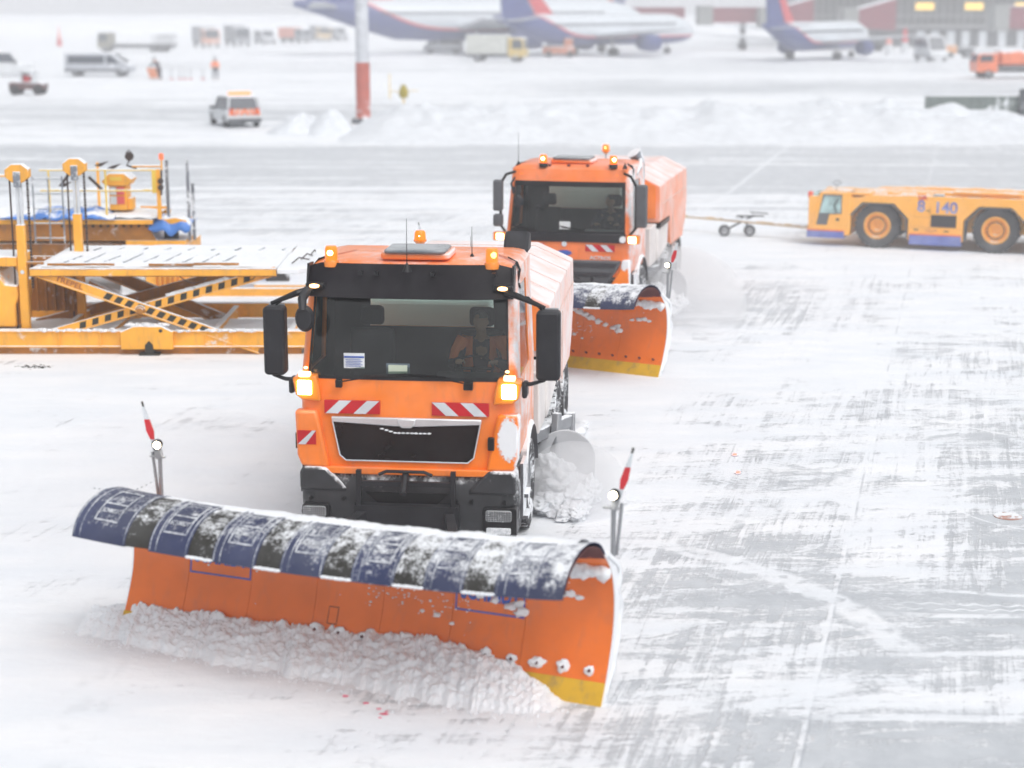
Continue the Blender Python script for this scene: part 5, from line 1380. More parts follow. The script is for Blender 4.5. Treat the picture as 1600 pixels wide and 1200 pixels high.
    # grey forks standing at the right end
    for i, (px, pt, pb) in enumerate(((257, 252, 345), (288, 252, 380), (294, 290, 380))):
        b = MB(); x = W(px, 300)[0]; b.box(x-.03, x+.03, .3+.1*i, .36+.1*i, W(0, pb)[1], W(0, pt)[1]); b.build('upright_post', m_ladder, root, bevel=.005)
    b = MB(); x = W(262, 370)[0]; b.box(x-.15, x+.12, .4, .6, zb-.0, zt-.15); b.box(x-.05, x+.30, .3, .5, zt-.26, zt-.20); b.build('fork_carriage', m_haz, root)
    b = MB(); x = W(272, 355)[0]; b.prism([(x-.25, zt-.12), (x+.22, zt-.10), (x+.24, zt-.02), (x+.0, zt+.04), (x-.25, zt)], 'y', .1, .9); b.build('deck_nose', m_lorange, root, bevel=.02)
    # ladder and scissor cylinder
    e = empty('ladder', (W(88, 330)[0], -.9, 0)); e.parent = root
    x0, x1 = W(77, 330, Y0-.9)[0]-e.location.x, W(99, 330, Y0-.9)[0]-e.location.x; z0, z1 = at(0, 380, Y0-.9)[1], at(0, 275, Y0-.9)[1]
    b = MB(); b.tube([(x0, 0, z0), (x0, 0, z1)], .018, 6); b.tube([(x1, 0, z0), (x1, 0, z1)], .018, 6); b.build('ladder_stile', m_ladder, e)
    b = MB()
    for k in range(5): z = z0+.1+(z1-z0-.15)*k/4; b.tube([(x0-.3, 0, z), (x1, 0, z)], .014, 6)
    b.tube([(x0-.3, 0, z0), (x0-.3, 0, z1)], .018, 6)
    b.build('ladder_rung', m_ladder, e)
    b = MB(); c = (W(122, 468)[0], -.6, .55); b.tube([(c[0]+.22*math.cos(q*math.pi/12), c[1], c[2]+.22*math.sin(q*math.pi/12)) for q in range(25)], .015, 6); b.build('hand_wheel', m_silver, root)
    # snow on the deck
    x0, x1 = W(-40, 340)[0], W(245, 340)[0]
    def sn2(u, v):
        x = x0+(x1-x0)*u; y = .02+1.9*v; return (x, y, zt+.01+.12*math.sin(math.pi*min(1, v*1.1+.02))**.6*(.9+.4*noise.noise(Vector((x, y, 7))))+.02*noise.noise(Vector((x*5, y*5, 0))))
    MB().grid(sn2, 80, 24).build('deck_snow', m_snow, root, sharp=180)
    return root, W, zt
_, Wr, ztr = loader_rear()
def tarp(name, pa, pb, d0, depth, zb, h, drop, label, seed):
    X0, X1 = at(pa, 330, d0)[0], at(pb, 330, d0)[0]
    def f(u, v):
        x = X0+(X1-X0)*u; y = d0-.06+depth*v
        w = noise.noise(Vector((x*3, v*2, seed)))
        z = zb+.05+h*math.sin(math.pi*min(1, v*1.3))**.6*(.6+.5*w)*min(1, 5*u)*min(1, 5*(1-u)) + .05*noise.noise(Vector((x*7, y*5, seed)))
        if v < .12: z -= drop*(1-v/.12)*(.6+.8*noise.noise(Vector((x*4, 0, seed+3))))
        return (x, y - (.03 if v < .12 else 0), z)
    o = MB().grid(f, 90, 24).build(name, m_tarp, None, thick=.01, sharp=180)
    tag(o, label, 'tarpaulin', 'blue tarpaulins on the lift platforms')
tarp('tarpaulin', 2, 178, 35.9, 1.4, ztr, .26, .05, 'long crumpled blue tarpaulin across the farther platform deck behind the masts', 3)
tarp('tarpaulin', 232, 297, 36.1, .9, ztr-.14, .18, .26, 'small blue tarpaulin hanging off the right end of the farther deck by the grey posts', 8)
tarp('tarpaulin', 355, 440, 36.5, .7, .62, .10, .02, 'dark blue tarpaulin half buried in snow on the long beam left of the cab mirror', 12)
# ---------------- the far apron ----------------
def P_(name, c, r=.5, **k): return mat(name, c, r, snow=-.12, top=.32, nscale=3, **k)
m_wh = P_('far_white', (.62, .64, .66)); m_dk = P_('far_dark', (.05, .055, .065)); m_win = mat('far_glass', (.04, .05, .07), .15)
m_blk = mat('far_tyre', (.02, .02, .022), .85)
def far_vehicle(name, px, py, kind, L, Wd, H, head, cat, label, body, group=None, second=None, lamps=True):
    x, y = gnd(px, py)
    root = empty(name, (x, y, 0), R(head), label, cat, group)
    hw = Wd/2; r = .33 if kind in ('car', 'suv', 'van') else .48
    def glassy(P, s, nm='window'):
        MB().prism(P, 'y', s*(hw-.01) if s > 0 else -hw-.015, s*(hw+.015) if s > 0 else -hw+.01).build(nm, m_win, root, smooth=False)
    if kind in ('car', 'suv'):
        b = MB(); h1 = H*.55
        b.loft([[Vector(p) for p in ((-L/2, -w, z), (L/2, -w, z), (L/2, w, z), (-L/2, w, z))] for z, w in ((.25, hw*.95), (h1*.8, hw), (h1, hw*.97))])
        b.loft([[Vector(p) for p in ((-L*.47, -hw*.93, h1-.02), (L*.22, -hw*.93, h1-.02), (L*.22, hw*.93, h1-.02), (-L*.47, hw*.93, h1-.02))],
                [Vector(p) for p in ((-L*.40, -hw*.78, H), (L*.08, -hw*.78, H), (L*.08, hw*.78, H), (-L*.40, hw*.78, H))]])
        b.build('body', body, root, bevel=.08)
        b = MB(); b.face([(-L*.466, -hw*.8, h1+.08), (-L*.466, hw*.8, h1+.08), (-L*.415, hw*.70, H-.10), (-L*.415, -hw*.70, H-.10)]); b.build('rear_window', m_win, root, thick=.05, smooth=False)
        b = MB(); b.face([(L*.215, -hw*.8, h1+.05), (L*.215, hw*.8, h1+.05), (L*.10, hw*.70, H-.07), (L*.10, -hw*.70, H-.07)]); b.build('windscreen', m_win, root, thick=.05, smooth=False)
        for s in (-1, 1):
            b = MB(); b.face([(-L*.42, s*hw*.95, h1+.05), (L*.18, s*hw*.95, h1+.05), (L*.08, s*hw*.83, H-.10), (-L*.38, s*hw*.83, H-.10)]); b.build('side_window', m_win, root, thick=.05, smooth=False)
            MB().box(-L/2-.02, -L/2+.1, s*hw*.72-.12, s*hw*.72+.12, h1*.75, h1*1.1).build('tail_light', m_red, root)
            MB().box(L*.12, L*.2, s*hw*1.0-.05, s*hw*1.0+.18*s, h1, h1+.14).build('wing_mirror', m_dk, root)
        MB().box(-L/2-.06, -L/2+.1, -hw*.95, hw*.95, .28, .45).build('bumper', m_dk, root)
    elif kind == 'van':
        b = MB(); P = [(-L/2, .35), (L/2, .35), (L/2, .95), (L*.42, 1.12), (L*.24, H-.06), (L*.18, H), (-L/2+.06, H)]
        b.prism(P, 'y', -hw, hw); b.build('body', body, root, bevel=.08)
        for s in (-1, 1):
            glassy([(-L*.44, H*.55), (L*.10, H*.55), (L*.10, H*.86), (-L*.44, H*.86)], s, 'side_window')
            glassy([(L*.14, H*.55), (L*.33, H*.55), (L*.21, H*.86), (L*.14, H*.86)], s, 'cab_window')
            MB().box(-L/2, L/2, *sorted((s*hw, s*(hw+.02))), .42, .58).build('side_strip', m_dk, root)
        b = MB(); b.face([(L*.425, -hw*.85, 1.14), (L*.425, hw*.85, 1.14), (L*.25, hw*.8, H-.1), (L*.25, -hw*.8, H-.1)]); b.build('windscreen', m_win, root, thick=.05, smooth=False)
    elif kind in ('box', 'flat', 'tank'):
        second = second or body; cl = 1.7
        b = MB(); P = [(L/2-cl, .5), (L/2, .5), (L/2, 1.3), (L/2-.15, H*.86), (L/2-.3, H*.9), (L/2-cl, H*.9)]; b.prism(P, 'y', -hw, hw); c = b.build('cab', second, root, bevel=.06)
        b = MB(); b.face([(L/2+.01, -hw*.85, 1.35), (L/2+.01, hw*.85, 1.35), (L/2-.13, hw*.8, H*.83), (L/2-.13, -hw*.8, H*.83)]); b.build('windscreen', m_win, c, thick=.04, smooth=False)
        for s in (-1, 1):
            MB().prism([(L/2-cl*.75, 1.35), (L/2-.18, 1.35), (L/2-.3, H*.82), (L/2-cl*.75, H*.82)], 'y', *sorted((s*(hw-.01), s*(hw+.02)))).build('door_window', m_win, c, smooth=False)
            MB().box(L/2-.01, L/2+.03, s*hw*.75-.15, s*hw*.75+.15, .6, .8).build('headlamp', m_silver, c)
        MB().box(-L/2, L/2-.2, -hw*.5, hw*.5, .5, .75).build('chassis', m_dk, root)
        if kind == 'box': MB().box(-L/2, L/2-cl-.15, -hw, hw, .8, H).build('cargo_box', body, root, bevel=.04)
        elif kind == 'tank':
            MB().box(-L/2, L/2-cl-.15, -hw, hw, 1.05, H).build('tank', body, root, bevel=.25); MB().box(-L/2, L/2-cl-.15, -hw, hw, .85, 1.04).build('tank_frame', m_dk, root)
        else:
            MB().box(-L/2, L/2-cl-.15, -hw, hw, .8, 1.0).build('flatbed', m_dk, root); b = MB()
            for k in range(8): xx = -L/2+.05+k*.34; b.box(xx, xx+.06, -hw, -hw+.05, 1.0, H*.78); b.box(xx, xx+.06, hw-.05, hw, 1.0, H*.78)
            b.box(-L/2, -L/2+2.5, -hw, -hw+.05, H*.74, H*.78); b.build('stake_side', m_dgrey, root)
    n = (-L*.33, L*.33) if kind in ('car', 'suv', 'van') else ((-L*.36, -L*.24, L/2-.95) if L > 7 else (-L*.3, L/2-.95))
    for xx in n:
        for s in (-1, 1):
            w = MB(); w.lathe([(.001, -.11), (r*.9, -.11), (r, -.06), (r, .06), (r*.9, .11), (.001, .11)], 'y', n=18); o = w.build('wheel', m_blk, root); o.location = (xx, s*(hw-.12), r)
            h = MB(); h.lathe([(.001, -.12), (r*.5, -.12), (r*.5, .12), (.001, .12)], 'y', n=12); h.build('rim', m_steel, o)
    return root
sv = far_vehicle('airport_car', 367, 196, 'suv', 4.1, 1.72, 1.52, 112, 'car', 'small white airport car with orange chevrons on its tail and an amber light bar', m_wh)
MB().box(-1.25, -1.0, -.55, .55, 1.54, 1.68).build('light_bar', emis('bar_orange', (1, .28, .04), .6), sv, bevel=.03)
b = MB()
for s in (-1, 1):
    for k in range(3):
        y0 = s*(.12+.26*k); y1 = s*(.26+.26*k)
        b.face([(-2.12, y0, .62), (-2.12, y1, .62), (-2.12, y1-s*.16, .90), (-2.12, y0-s*.16, .90)])
b.build('chevron_marking', mat('chevron_orange', (.9, .2, .03), .5), sv, thick=.02, smooth=False)
far_vehicle('passenger_van', 157, 119, 'van', 5.5, 1.9, 1.95, 0, 'van', 'long silver passenger van with a band of dark side windows, parked far left', P_('van_silver', (.42, .44, .48)))
far_vehicle('utility_pickup', 8, 119, 'suv', 4.6, 1.8, 2.0, 20, 'pickup', 'pale utility vehicle with dark cab glass cut off by the left edge', m_wh)
def tractor():
    x, y = gnd(45, 148); e = empty('tow_tractor', (x, y, 0), 0, 'dark red baggage tractor with pale open cab near the left edge', 'tow tractor')
    m = P_('tractor_red', (.10, .04, .04))
    MB().prism([(-1.15, .35), (1.15, .35), (1.15, .75), (.95, .85), (-1.1, .85)], 'y', -.65, .65).build('body', m, e, bevel=.06)
    b = MB(); b.box(-.35, -.28, -.6, .6, .85, 1.6); b.box(.45, .52, -.6, .6, .85, 1.5); b.prism([(-.4, 1.5), (.55, 1.45), (.5, 1.62), (-.35, 1.68)], 'y', -.62, .62); b.build('cab_frame', m_wh, e, bevel=.02)
    MB().box(-.25, .2, -.3, .3, .85, 1.25).build('seat', m_red, e, bevel=.05)
    for xx in (-.75, .75):
        for s in (-1, 1): w = MB(); w.lathe([(.001, -.1), (.3, -.1), (.34, 0), (.3, .1), (.001, .1)], 'y', n=18); o = w.build('wheel', m_blk, e); o.location = (xx, s*.6, .34)
tractor()
far_vehicle('flatbed_truck', 215, 81, 'flat', 9.6, 2.4, 2.7, 176, 'flatbed truck', 'olive flatbed truck with stake sides, cab to the left, far left background', P_('olive', (.22, .21, .16)), second=P_('olive', (.22, .21, .16)))
G = 'vehicles parked in a distant row'
rowm = [P_('row_a', (.30, .31, .33)), P_('row_b', (.25, .26, .28))]
far_vehicle('parked_truck', 322, 74, 'box', 5.5, 2.3, 2.9, -62, 'parked truck', 'leftmost parked truck in the distant row, tall grey box over a pale orange base', rowm[0], G, second=P_('row_o', (.6, .3, .2)))
far_vehicle('parked_truck', 371, 72, 'box', 5.0, 2.3, 3.0, -62, 'parked truck', 'second tall dark grey truck of the distant row, right of the leftmost', rowm[1], G)
far_vehicle('parked_van', 414, 69, 'van', 4.4, 1.9, 2.1, -62, 'parked van', 'small low grey van in the middle of the distant row', rowm[0], G)
far_vehicle('parked_truck', 461, 67, 'box', 4.8, 2.2, 2.4, -30, 'parked truck', 'parked truck with an orange-red rear box in the distant row', P_('row_red', (.6, .2, .12)), G, second=rowm[1])
far_vehicle('parked_truck', 501, 65, 'box', 4.2, 2.2, 2.6, -62, 'parked truck', 'grey truck beside the rightmost vehicle of the distant row', rowm[0], G, second=P_('row_y', (.6, .45, .25)))
far_vehicle('parked_van', 528, 64, 'van', 4.0, 1.9, 2.2, -62, 'parked van', 'rightmost van of the distant row, dark grey', rowm[1], G)
# tall tapered marker, barrier posts, people
x, y = gnd(93, 72); e = empty('marker_pylon', (x, y, 0), 0, 'slim tapered red and white marker pylon standing far left on the snow', 'marker pylon')
MB().lathe([(.001, 0), (.42, 0), (.3, 1.0), (.001, 1.0)], 'z', n=10).build('pylon_base', m_red, e); MB().lathe([(.001, 1.0), (.28, 1.0), (.06, 2.6), (.05, 3.0), (.001, 3.0)], 'z', n=10).build('pylon_tip', mat('pylon_pink', (.75, .3, .25), .6), e)
for i, (px, lb) in enumerate(((268, 'leftmost of the low barrier posts between the two workers'), (281, 'second low barrier post from the left between the workers'), (289, 'third low barrier post from the left between the workers'), (298, 'fourth low barrier post from the left, right after the third'), (317, 'low red-based barrier post standing nearest the worker in orange'))):
    x, y = gnd(px, 124); e = empty('barrier_post', (x, y, 0), 0, lb, 'barrier post', 'barrier posts between the workers')
    MB().lathe([(.001, 0), (.18, 0), (.16, .07), (.001, .08)], 'z', n=12).build('post_foot', m_red, e); MB().lathe([(.001, .07), (.03, .07), (.03, .95), (.001, .97)], 'z', n=8).build('post_shaft', m_steel, e)
def worker(px, py, lean, top_m, leg_m, label, head=0):
    x, y = gnd(px, py); e = empty('person', (x, y, 0), R(head), label, 'person')
    l = lean
    J = [(0, 0, .95), (l*.4, 0, 1.15), (l*.9, 0, 1.38), (l*1.1, 0, 1.5), (l*1.25, 0, 1.62), (-.11, 0, .88), (-.16-l*.3, .05, .48), (-.18-l*.7, .05, .06), (-.16-l*.7, -.12, .04), (.11, 0, .88), (.17+l*.2, -.05, .48), (.18, -.05, .06), (.20, -.20, .04),
         (l*.9-.2, 0, 1.38), (l*.9-.30+l*.4, -.05, 1.12), (l*1.2-.26, -.18, .92), (l*1.2-.26, -.22, .85), (l*.9+.2, 0, 1.38), (l*.9+.30+l*.2, -.05, 1.12), (l*1.2+.28, -.18, .92), (l*1.2+.28, -.22, .85)]
    E = [(0, 1), (1, 2), (2, 3), (3, 4), (0, 5), (5, 6), (6, 7), (7, 8), (0, 9), (9, 10), (10, 11), (11, 12), (2, 13), (13, 14), (14, 15), (15, 16), (2, 17), (17, 18), (18, 19), (19, 20)]
    rd = [.13, .12, .13, .055, .09, .085, .06, .045, .04, .085, .06, .045, .04, .06, .045, .035, .04, .06, .045, .035, .04]
    skin_obj('body', J, E, rd, m_skin, e, 1)
    skin_obj('jacket', [J[i] for i in (0, 1, 2, 13, 14, 15, 17, 18, 19)], [(0, 1), (1, 2), (2, 3), (3, 4), (4, 5), (2, 6), (6, 7), (7, 8)], [.16, .15, .16, .085, .07, .055, .085, .07, .055], top_m, e, 1)
    skin_obj('trousers', [J[i] for i in (0, 5, 6, 7, 9, 10, 11)], [(0, 1), (1, 2), (2, 3), (0, 4), (4, 5), (5, 6)], [.14, .105, .08, .065, .105, .08, .065], leg_m, e, 1)
    MB().ball((l*1.25, 0, 1.68), .11, .12, .10, sub=3).build('hat', leg_m, e)
    return e
worker(337, 125, 0, m_vest, m_cloth, 'worker in an orange jacket and dark trousers right of the barrier posts')
worker(249, 125, -.28, m_cloth, m_cloth, 'worker in dark clothes bending beside an orange bin left of the barrier posts')
x, y = gnd(240, 124); e = empty('orange_bin', (x, y+.3, 0), 0, 'orange hopper-shaped bin beside the bending worker', 'bin')
MB().loft([[Vector((s*a, t*a, z)) for s, t in ((-1, -1), (1, -1), (1, 1), (-1, 1))] for z, a in ((.1, .3), (.9, .5))]).build('bin_body', mat('bin_orange', (.8, .3, .15), .6), e, bevel=.03)
MB().box(-.52, .52, -.52, .52, .9, .97).build('bin_lid', m_wh, e, bevel=.02)
# floodlight mast
x, y = gnd(568, 193); e = empty('floodlight_mast', (x, y, 0), 0, 'thick mast painted red below and white above, rising out of the frame behind the heaps', 'mast')
MB().lathe([(.001, 0), (.42, 0), (.42, .25), (.36, .35), (.355, 3.0), (.001, 3.0)], 'z', n=24).build('red_base', P_('mast_red', (.45, .12, .09)), e)
MB().lathe([(.001, 3.0), (.33, 3.0), (.30, 13), (.001, 13)], 'z', n=24).build('white_shaft', P_('mast_white', (.60, .62, .66)), e)
b = MB(); b.box(-.9, .9, -.12, .12, 12.6, 12.9); b.build('lamp_crossbar', m_steel, e)
for k in range(4): MB().box(-.8+.45*k, -.5+.45*k, -.35, -.12, 12.3, 12.7).build('floodlight', m_dgrey, e, bevel=.03)
MB().lathe([(.001, 0), (.6, 0), (.55, .28), (.001, .28)], 'z', n=20).build('mast_footing', m_dk, e)
x, y = gnd(631, 168); e = empty('yellow_beacon_stand', (x, y, 0), 0, 'small dark yellow lamp stand with thin arms, right of the mast', 'lamp stand')
b = MB(); b.tube([(0, 0, 0), (0, 0, 1.2)], .05, 8); b.tube([(-.8, 0, .5), (-.8, 0, 1.9)], .03, 6); b.tube([(-.2, 0, .9), (-.8, 0, .95)], .03, 6); b.tube([(0, 0, .95), (.85, 0, .98)], .03, 6); b.build('frame', m_lyellow, e)
MB().loft([[Vector((.26*k*math.cos(q*math.pi/4), .26*k*math.sin(q*math.pi/4), z)) for q in range(8)] for z, k in ((.55, .8), (.8, 1.1), (1.05, .9), (1.3, .4))]).build('lamp_body', mat('dark_yellow', (.35, .28, .03), .6), e)
# grey-green wall of container panels behind the bank on the right
x0, z0 = at(1448, 168, 93); e = empty('blast_wall', (x0, 93, 0), 0, 'long grey-green steel wall standing behind the snow bank at the right edge', 'wall')
b = MB(); b.box(0, 12, 0, .5, 0, 1.22)
b.build('wall_panel', mat('wall_grey_green', (.17, .20, .19), .6, snow=-.1, top=.4, nscale=2), e, bevel=.02)
b = MB()
for k in range(30): b.box(.2+.4*k, .28+.4*k, -.04, 0, .05, 1.18)
b.build('wall_rib', mat('wall_grey_green2', (.15, .18, .17), .6), e)
MB().box(4.7, 4.95, -.3, -.05, 0, 1.6).build('wall_post', m_dk, e, bevel=.02)
far_vehicle('tank_truck', 1592, 122, 'tank', 7.5, 2.4, 2.25, 180, 'tank truck', 'orange tank truck on dark wheels cut off by the right edge', P_('tank_orange', (.80, .20, .08)))
far_vehicle('box_truck', 777, 96, 'box', 6.2, 2.3, 2.75, -12, 'box truck', 'pale box truck with a yellow cab parked under the middle airliner', P_('box_pale', (.55, .56, .52)), second=P_('cab_yellow', (.62, .45, .12)))
far_vehicle('white_van', 693, 84, 'van', 4.8, 1.9, 2.1, 178, 'van', 'white van parked below the belly of the left airliner', m_wh)
far_vehicle('service_van', 1454, 95, 'van', 4.6, 2.0, 2.6, -80, 'van', 'white service van facing the camera before the terminal doors', m_wh)
far_vehicle('orange_loader_truck', 1494, 90, 'flat', 3.6, 1.8, 1.6, 175, 'service truck', 'low orange service truck beside the white van by the terminal', P_('serv_orange', (.75, .35, .12)), second=P_('serv_orange', (.75, .35, .12)))
x, y = gnd(874, 89); e = empty('belt_loader', (x, y, 0), 0, 'orange belt loader with raised conveyor under the middle airliner', 'belt loader')
m_bo = P_('belt_orange', (.50, .17, .08))
MB().box(-1.9, 1.7, -.9, .9, .35, 1.2).build('body', m_bo, e, bevel=.08); b = MB(); b.beam((-2.0, 0, 1.1), (2.0, 0, 2.2), .9, .2); b.build('conveyor', m_dk, e); MB().box(.5, 1.5, -.8, -.1, 1.2, 2.1).build('driver_cabin', m_bo, e, bevel=.05)
for xx in (-1.2, 1.2):
    for s in (-1, 1): w = MB(); w.lathe([(.001, -.1), (.35, -.1), (.35, .1), (.001, .1)], 'y', n=16); o = w.build('wheel', m_blk, e); o.location = (xx, s*.8, .35)
# ---------------- airliners ----------------
def fus_mat():
    k = NT('airliner_livery'); tc = k.n('TexCoord'); s = k.n('SeparateXYZ'); k.l(tc.outputs['Object'], s.inputs[0])
    # boundary rises towards the tail: blue below, thin red line, pale above
    t = k.step(s.outputs[0], -14.5, -1, 1, 0)
    bd = k.math('ADD', -1.0, k.math('MULTIPLY', k.math('MULTIPLY', t, t), 3.6))
    d = k.math('SUBTRACT', s.outputs[2], bd)
    c = k.mix(k.step(d, -.06, .06), (.03, .05, .20), (.60, .08, .08)); c = k.mix(k.step(d, .20, .30), c, (.60, .64, .68))
    k.l(c, k.b.inputs['Base Color']); k.b.inputs['Roughness'].default_value = .35
    return k.m
m_fus = fus_mat(); m_finb = mat('fin_blue', (.03, .05, .22), .4); m_finr = mat('fin_red', (.60, .06, .07), .4); m_wing = P_('wing_grey', (.45, .47, .50)); m_eng = mat('engine_blue', (.03, .05, .20), .4)
def airliner(px, py, head, sc, label):
    x, y = gnd(px, py); root = empty('airliner', (x, y, 0), R(head), label, 'airliner', 'airliners parked by the terminal'); root.scale = (sc, sc, sc)
    L = 17.5; r = 1.9; zc = 3.15
    st = [(-L, .25, 1.5), (-L+2.5, .75, 1.2), (-L+6, 1.35, .55), (-L+9.5, 1.85, .06), (-5, r, 0), (8, r, 0), (L-4.5, r*.98, -.02), (L-2.2, r*.80, -.18), (L-.9, r*.52, -.36), (L-.2, r*.22, -.48), (L, .02, -.5)]
    b = MB(); b.loft([[Vector((xx, rr*math.cos(2*math.pi*q/28), dz+rr*math.sin(2*math.pi*q/28))) for q in range(28)] for xx, rr, dz in st])
    f = b.build('fuselage', m_fus, root, sharp=60); f.location = (0, 0, zc)
    b = MB(); 
    for s in (-1, 1): b.tube([(L-1.75, s*.15, .42), (L-1.95, s*1.05, .30)], .22, 6)
    b.build('cockpit_glass', m_win, f)
    for s in (-1, 1):
        b = MB()
        for k in range(44):
            xx = -9.5+.5*k
            b.box(xx-.11, xx+.11, *sorted((s*(r-.07), s*(r-.01))), .48, .80)
        b.build('window_row', m_win, f)
        b = MB(); b.loft([[Vector((4.2, s*1.2, 2.2)), Vector((-2.2, s*1.2, 2.2)), Vector((-2.2, s*1.2, 2.6)), Vector((3.6, s*1.2, 2.75))], [Vector((-3.0, s*16.5, 3.35)), Vector((-4.6, s*16.5, 3.35)), Vector((-4.6, s*16.5, 3.45)), Vector((-3.0, s*16.5, 3.5))]]); b.build('wing', m_wing, root)
        b = MB(); b.lathe([(.55, -1.7), (.85, -1.2), (1.05, .6), (.98, 1.5), (.8, 1.6), (.78, .6), (.3, .2)], 'x', (2.8, s*5.6, 1.55), 20); b.box(1.0, 3.2, s*5.6-.12, s*5.6+.12, 2.3, 2.9); b.build('engine', m_eng, root)
        b = MB(); b.loft([[Vector((-L+4.0, s*.5, 4.2)), Vector((-L+1.2, s*.5, 4.2)), Vector((-L+1.2, s*.5, 4.4)), Vector((-L+4.0, s*.5, 4.4))], [Vector((-L+1.6, s*6, 4.7)), Vector((-L+.4, s*6, 4.7)), Vector((-L+.4, s*6, 4.8)), Vector((-L+1.6, s*6, 4.8))]]); b.build('tailplane', m_wing, root)
        g = empty('landing_gear', (-1.0, s*3.4, 0)); g.parent = root
        MB().tube([(0, 0, .5), (0, -.3*s, 2.4)], .13, 8).build('strut', m_steel, g)
        for q in (-.3, .3): MB().lathe([(.001, -.18), (.5, -.18), (.56, 0), (.5, .18), (.001, .18)], 'y', (0, q, .56), 18).build('tyre', m_blk, g)
    g = empty('landing_gear', (L-4.8, 0, 0)); g.parent = root
    MB().tube([(0, 0, .4), (0, 0, 1.6)], .1, 8).build('strut', m_steel, g)
    for q in (-.2, .2): MB().lathe([(.001, -.12), (.36, -.12), (.4, 0), (.36, .12), (.001, .12)], 'y', (0, q, .4), 16).build('tyre', m_blk, g)
    P = [(-L+6.6, 4.6), (-L+2.4, 10.6), (-L+.6, 10.6), (-L+1.2, 4.8)]
    fn = MB().prism(P, 'y', -.14, .14).build('tail_fin', m_finb, root, smooth=False)
    P = [(-L+9.6, 4.95), (-L+6.6, 5.1), (-L+2.4, 10.7), (-L+3.6, 10.7)]
    MB().prism(P, 'y', -.10, .10).build('fin_leading_edge', m_finr, fn, smooth=False)
    return root
airliner(745, 84, 19, 1.28, 'large airliner with dark blue belly passing behind the red and white mast')
airliner(935, 87, 44, .95, 'silver airliner whose red-edged blue tail fin rises in the middle of the top edge')
airliner(1275, 93, 58, .80, 'white airliner with blue tail cone parked before the dark red jet bridges')
airliner(905, 58, 120, .9, 'distant airliner mostly hidden behind the middle airliner, only fin tips showing')
# ---------------- terminal and jet bridges ----------------
def terminal():
    Yt = 258; x0 = at(1262, 30, Yt)[0]; x1 = x0+80
    e = empty('terminal_building', (x0, Yt, 0), 0, 'dark glass terminal with mullions, lit yellow windows and pale ground doors on the right', 'terminal')
    MB().box(0, 80, 0, 22, 3.0, 16).build('glass_facade', mat('facade_glass', (.035, .038, .036), .3, var=.3), e)
    MB().box(-.3, 80, .4, 21.8, 0, 3.0).build('ground_floor', mat('ground_floor_dark', (.05, .055, .06), .6), e)
    b = MB(); b.box(-.4, 80.2, -.5, .0, 2.6, 3.05); b.box(-.4, 80.2, -.3, .0, 4.2, 4.4); b.build('facade_band', mat('facade_band', (.22, .22, .22), .6), e)
    b = MB()
    for k in range(80): b.box(k*1.0, k*1.0+.16, -.25, 0, 3.05, 16)
    b.build('mullion', mat('mullion_grey', (.15, .15, .145), .5), e)
    MB().box(-3, 82, -1.5, 23, 16.0, 16.6).build('roof', m_snow, e)
    for px, w in ((1430, 2.6), (1507, 2.6), (1585, 2.6), (1650, 2.6)):
        X = at(px, 10, Yt)[0]-x0; MB().box(X, X+w, -.28, -.02, 5.1, 6.1).build('lit_window', emis('window_yellow', (1, .66, .12), .5), e)
    for px in (1433, 1455, 1480, 1503, 1530, 1560, 1590):
        X = at(px, 60, Yt)[0]-x0; MB().box(X, X+1.1, .1, .39, 0, 2.2).build('door', mat('door_pale', (.6, .63, .66), .6), e)
terminal()
def jet_bridge(pa, pb, ya, yb, d, label, zt0, zb0, zt1, zb1):
    X0, X1 = at(pa, 20, d)[0], at(pb, 20, d)[0]
    e = empty('jet_bridge', (X0, d, 0), 0, label, 'jet bridge', 'dark red jet bridges'); w = X1-X0
    b = MB(); b.prism([(0, zb0), (w, zb1), (w, zt1), (0, zt0)], 'y', -1.6, 1.6); b.build('bridge_tunnel', mat('bridge_red', (.20, .015, .035), .5, var=.15), e)
    b = MB(); b.prism([(-.1, zt0), (w+.1, zt1), (w+.1, zt1+.12), (-.1, zt0+.12)], 'y', -1.7, 1.7); b.build('roof_snow', m_snow, e)
    MB().box(-1.9, 0, -1.9, 1.9, zb0-.3, zt0+.2).build('docking_cab', mat('bridge_grey', (.25, .26, .25), .6), e, bevel=.1)
    b = MB(); b.box(w*.55, w*.55+.5, -1.2, -.7, 0, (zb0+zb1)/2+.1); b.box(w*.55, w*.55+.5, .7, 1.2, 0, (zb0+zb1)/2+.1); b.build('support_leg', m_dgrey, e)
    b = MB()
    for s in (-1, 1): b.lathe([(.001, -.2), (.5, -.2), (.5, .2), (.001, .2)], 'y', (w*.55+.25, s*1.0, .5), 16)
    b.build('bogie_wheel', m_blk, e)
jet_bridge(945, 1068, 0, 0, 242, 'leftmost dark red jet bridge, a long level tunnel behind the middle airliner nose', 5.5, 3.9, 5.5, 3.9)
jet_bridge(1112, 1196, 0, 0, 240, 'second jet bridge from the left, level and dark red behind the white airliner fin', 5.5, 3.5, 5.5, 3.5)
jet_bridge(1208, 1268, 0, 0, 236, 'third jet bridge with a roof rising right against the terminal corner', 5.2, 3.2, 6.6, 3.2)
jet_bridge(1338, 1396, 0, 0, 234, 'fourth dark red jet bridge with slanting roof before the terminal glass', 5.2, 3.0, 6.6, 2.6)
jet_bridge(1572, 1640, 0, 0, 228, 'rightmost dark red jet bridge cut by the right edge above the tank truck', 5.6, 2.9, 5.6, 2.9)
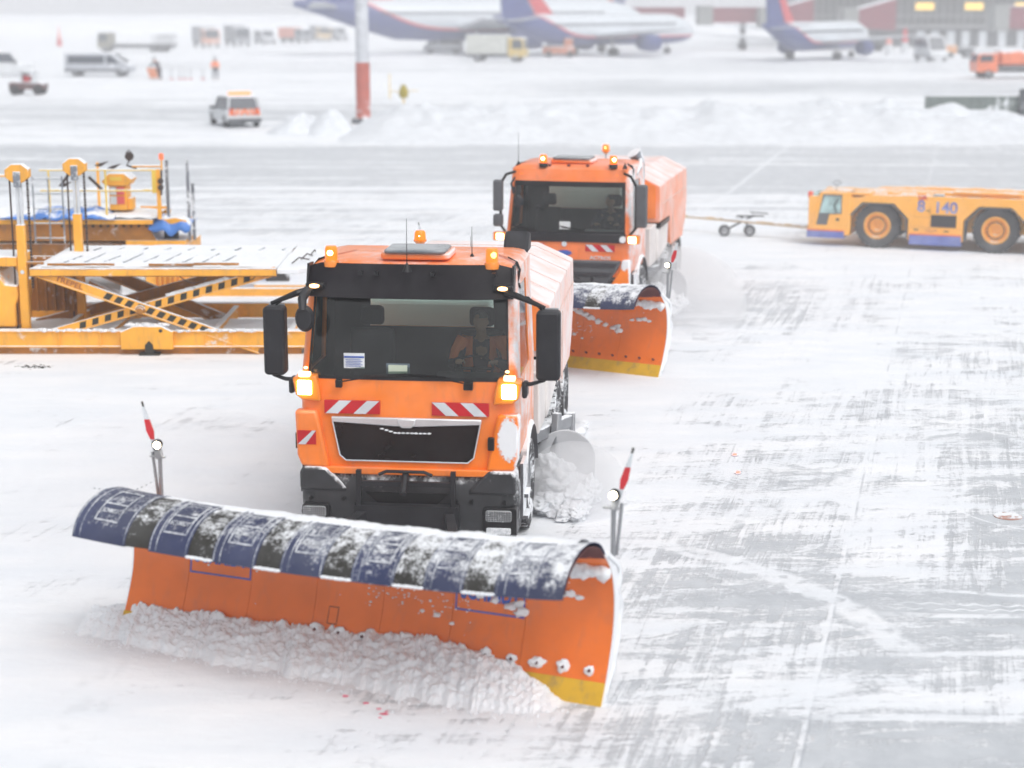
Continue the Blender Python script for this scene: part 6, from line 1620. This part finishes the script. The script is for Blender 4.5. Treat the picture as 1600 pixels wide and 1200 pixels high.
for px, py, lb, c_ in ((1413, 84, 'slim red and white marker standing between white airliner and terminal doors', m_red), (1388, 88, 'short pinkish marker post just right of the white airliner nose', mat('pylon_pink', (.75, .3, .25), .6))):
    x, y = gnd(px, py); e = empty('marker_pylon', (x, y, 0), 0, lb, 'marker pylon')
    MB().lathe([(.001, 0), (.45, 0), (.35, 1.4), (.001, 1.4)], 'z', n=10).build('pylon_base', m_wh, e); MB().lathe([(.001, 1.4), (.4, 1.4), (.2, 3.0 if c_ is m_red else 2.2), (.001, 3.05 if c_ is m_red else 2.25)], 'z', n=10).build('pylon_tip', c_, e)
# low distant snow ridge that closes the left horizon
def rh(x, y, u, v): return -.1+(2.2+1.2*noise.noise(Vector((x*.02, 2, 1))))*math.sin(math.pi*v)**.6
o = mound_mesh('snow_ridge', -420, 60, 360, 440, 90, 12, rh, m_snow); tag(o, kind='structure')
# ---------------- blowing snow in the air ----------------
b = MB(); b.box(-905, 905, -152, 1102, -1, 19); hz = b.build('haze', [], smooth=False)
k = NT('blown_snow_air'); k.t.nodes.remove(k.b); v = k.n('VolumePrincipled')
v.inputs['Color'].default_value = (.97, .975, 1, 1); v.inputs['Density'].default_value = .0016; v.inputs['Anisotropy'].default_value = .1
k.l(v.outputs[0], k.out.inputs['Volume']); hz.data.materials.append(k.m); tag(hz, kind='stuff')

def cloud(cx, cy, cz, rx, ry, rz, dens, label):
    o = MB().ball((0, 0, 0), rx, ry, rz, sub=4).build('blown_snow_cloud', [], smooth=False); o.location = (cx, cy, cz)
    k = NT('drifting_snow'); k.t.nodes.remove(k.b); v = k.n('VolumePrincipled')
    v.inputs['Color'].default_value = (.98, .985, 1, 1); v.inputs['Density'].default_value = dens
    k.l(v.outputs[0], k.out.inputs['Volume']); o.data.materials.append(k.m); tag(o, label, 'blown snow', None, 'stuff')
cloud(4, 46, 0, 15, 17, 3.4, .0085, 'thin snow blown low across the apron round the second truck and the tug')
cloud(0, 195, 0, 190, 90, 8, .0010, 'pale snow haze over the far apron')
cloud(-3.9, 19.4, .2, 2.2, 3.0, 1.0, .12, 'powder snow blown out left of the front truck')
cloud(.75, 20.5, .2, .62, 1.0, .5, 1.3, 'powder snow thrown up beside the front wheel of the front truck')
cloud(3.4, 34.5, .2, 1.1, 3.5, .9, .35, 'powder snow whirled up beside the wheels of the second truck')
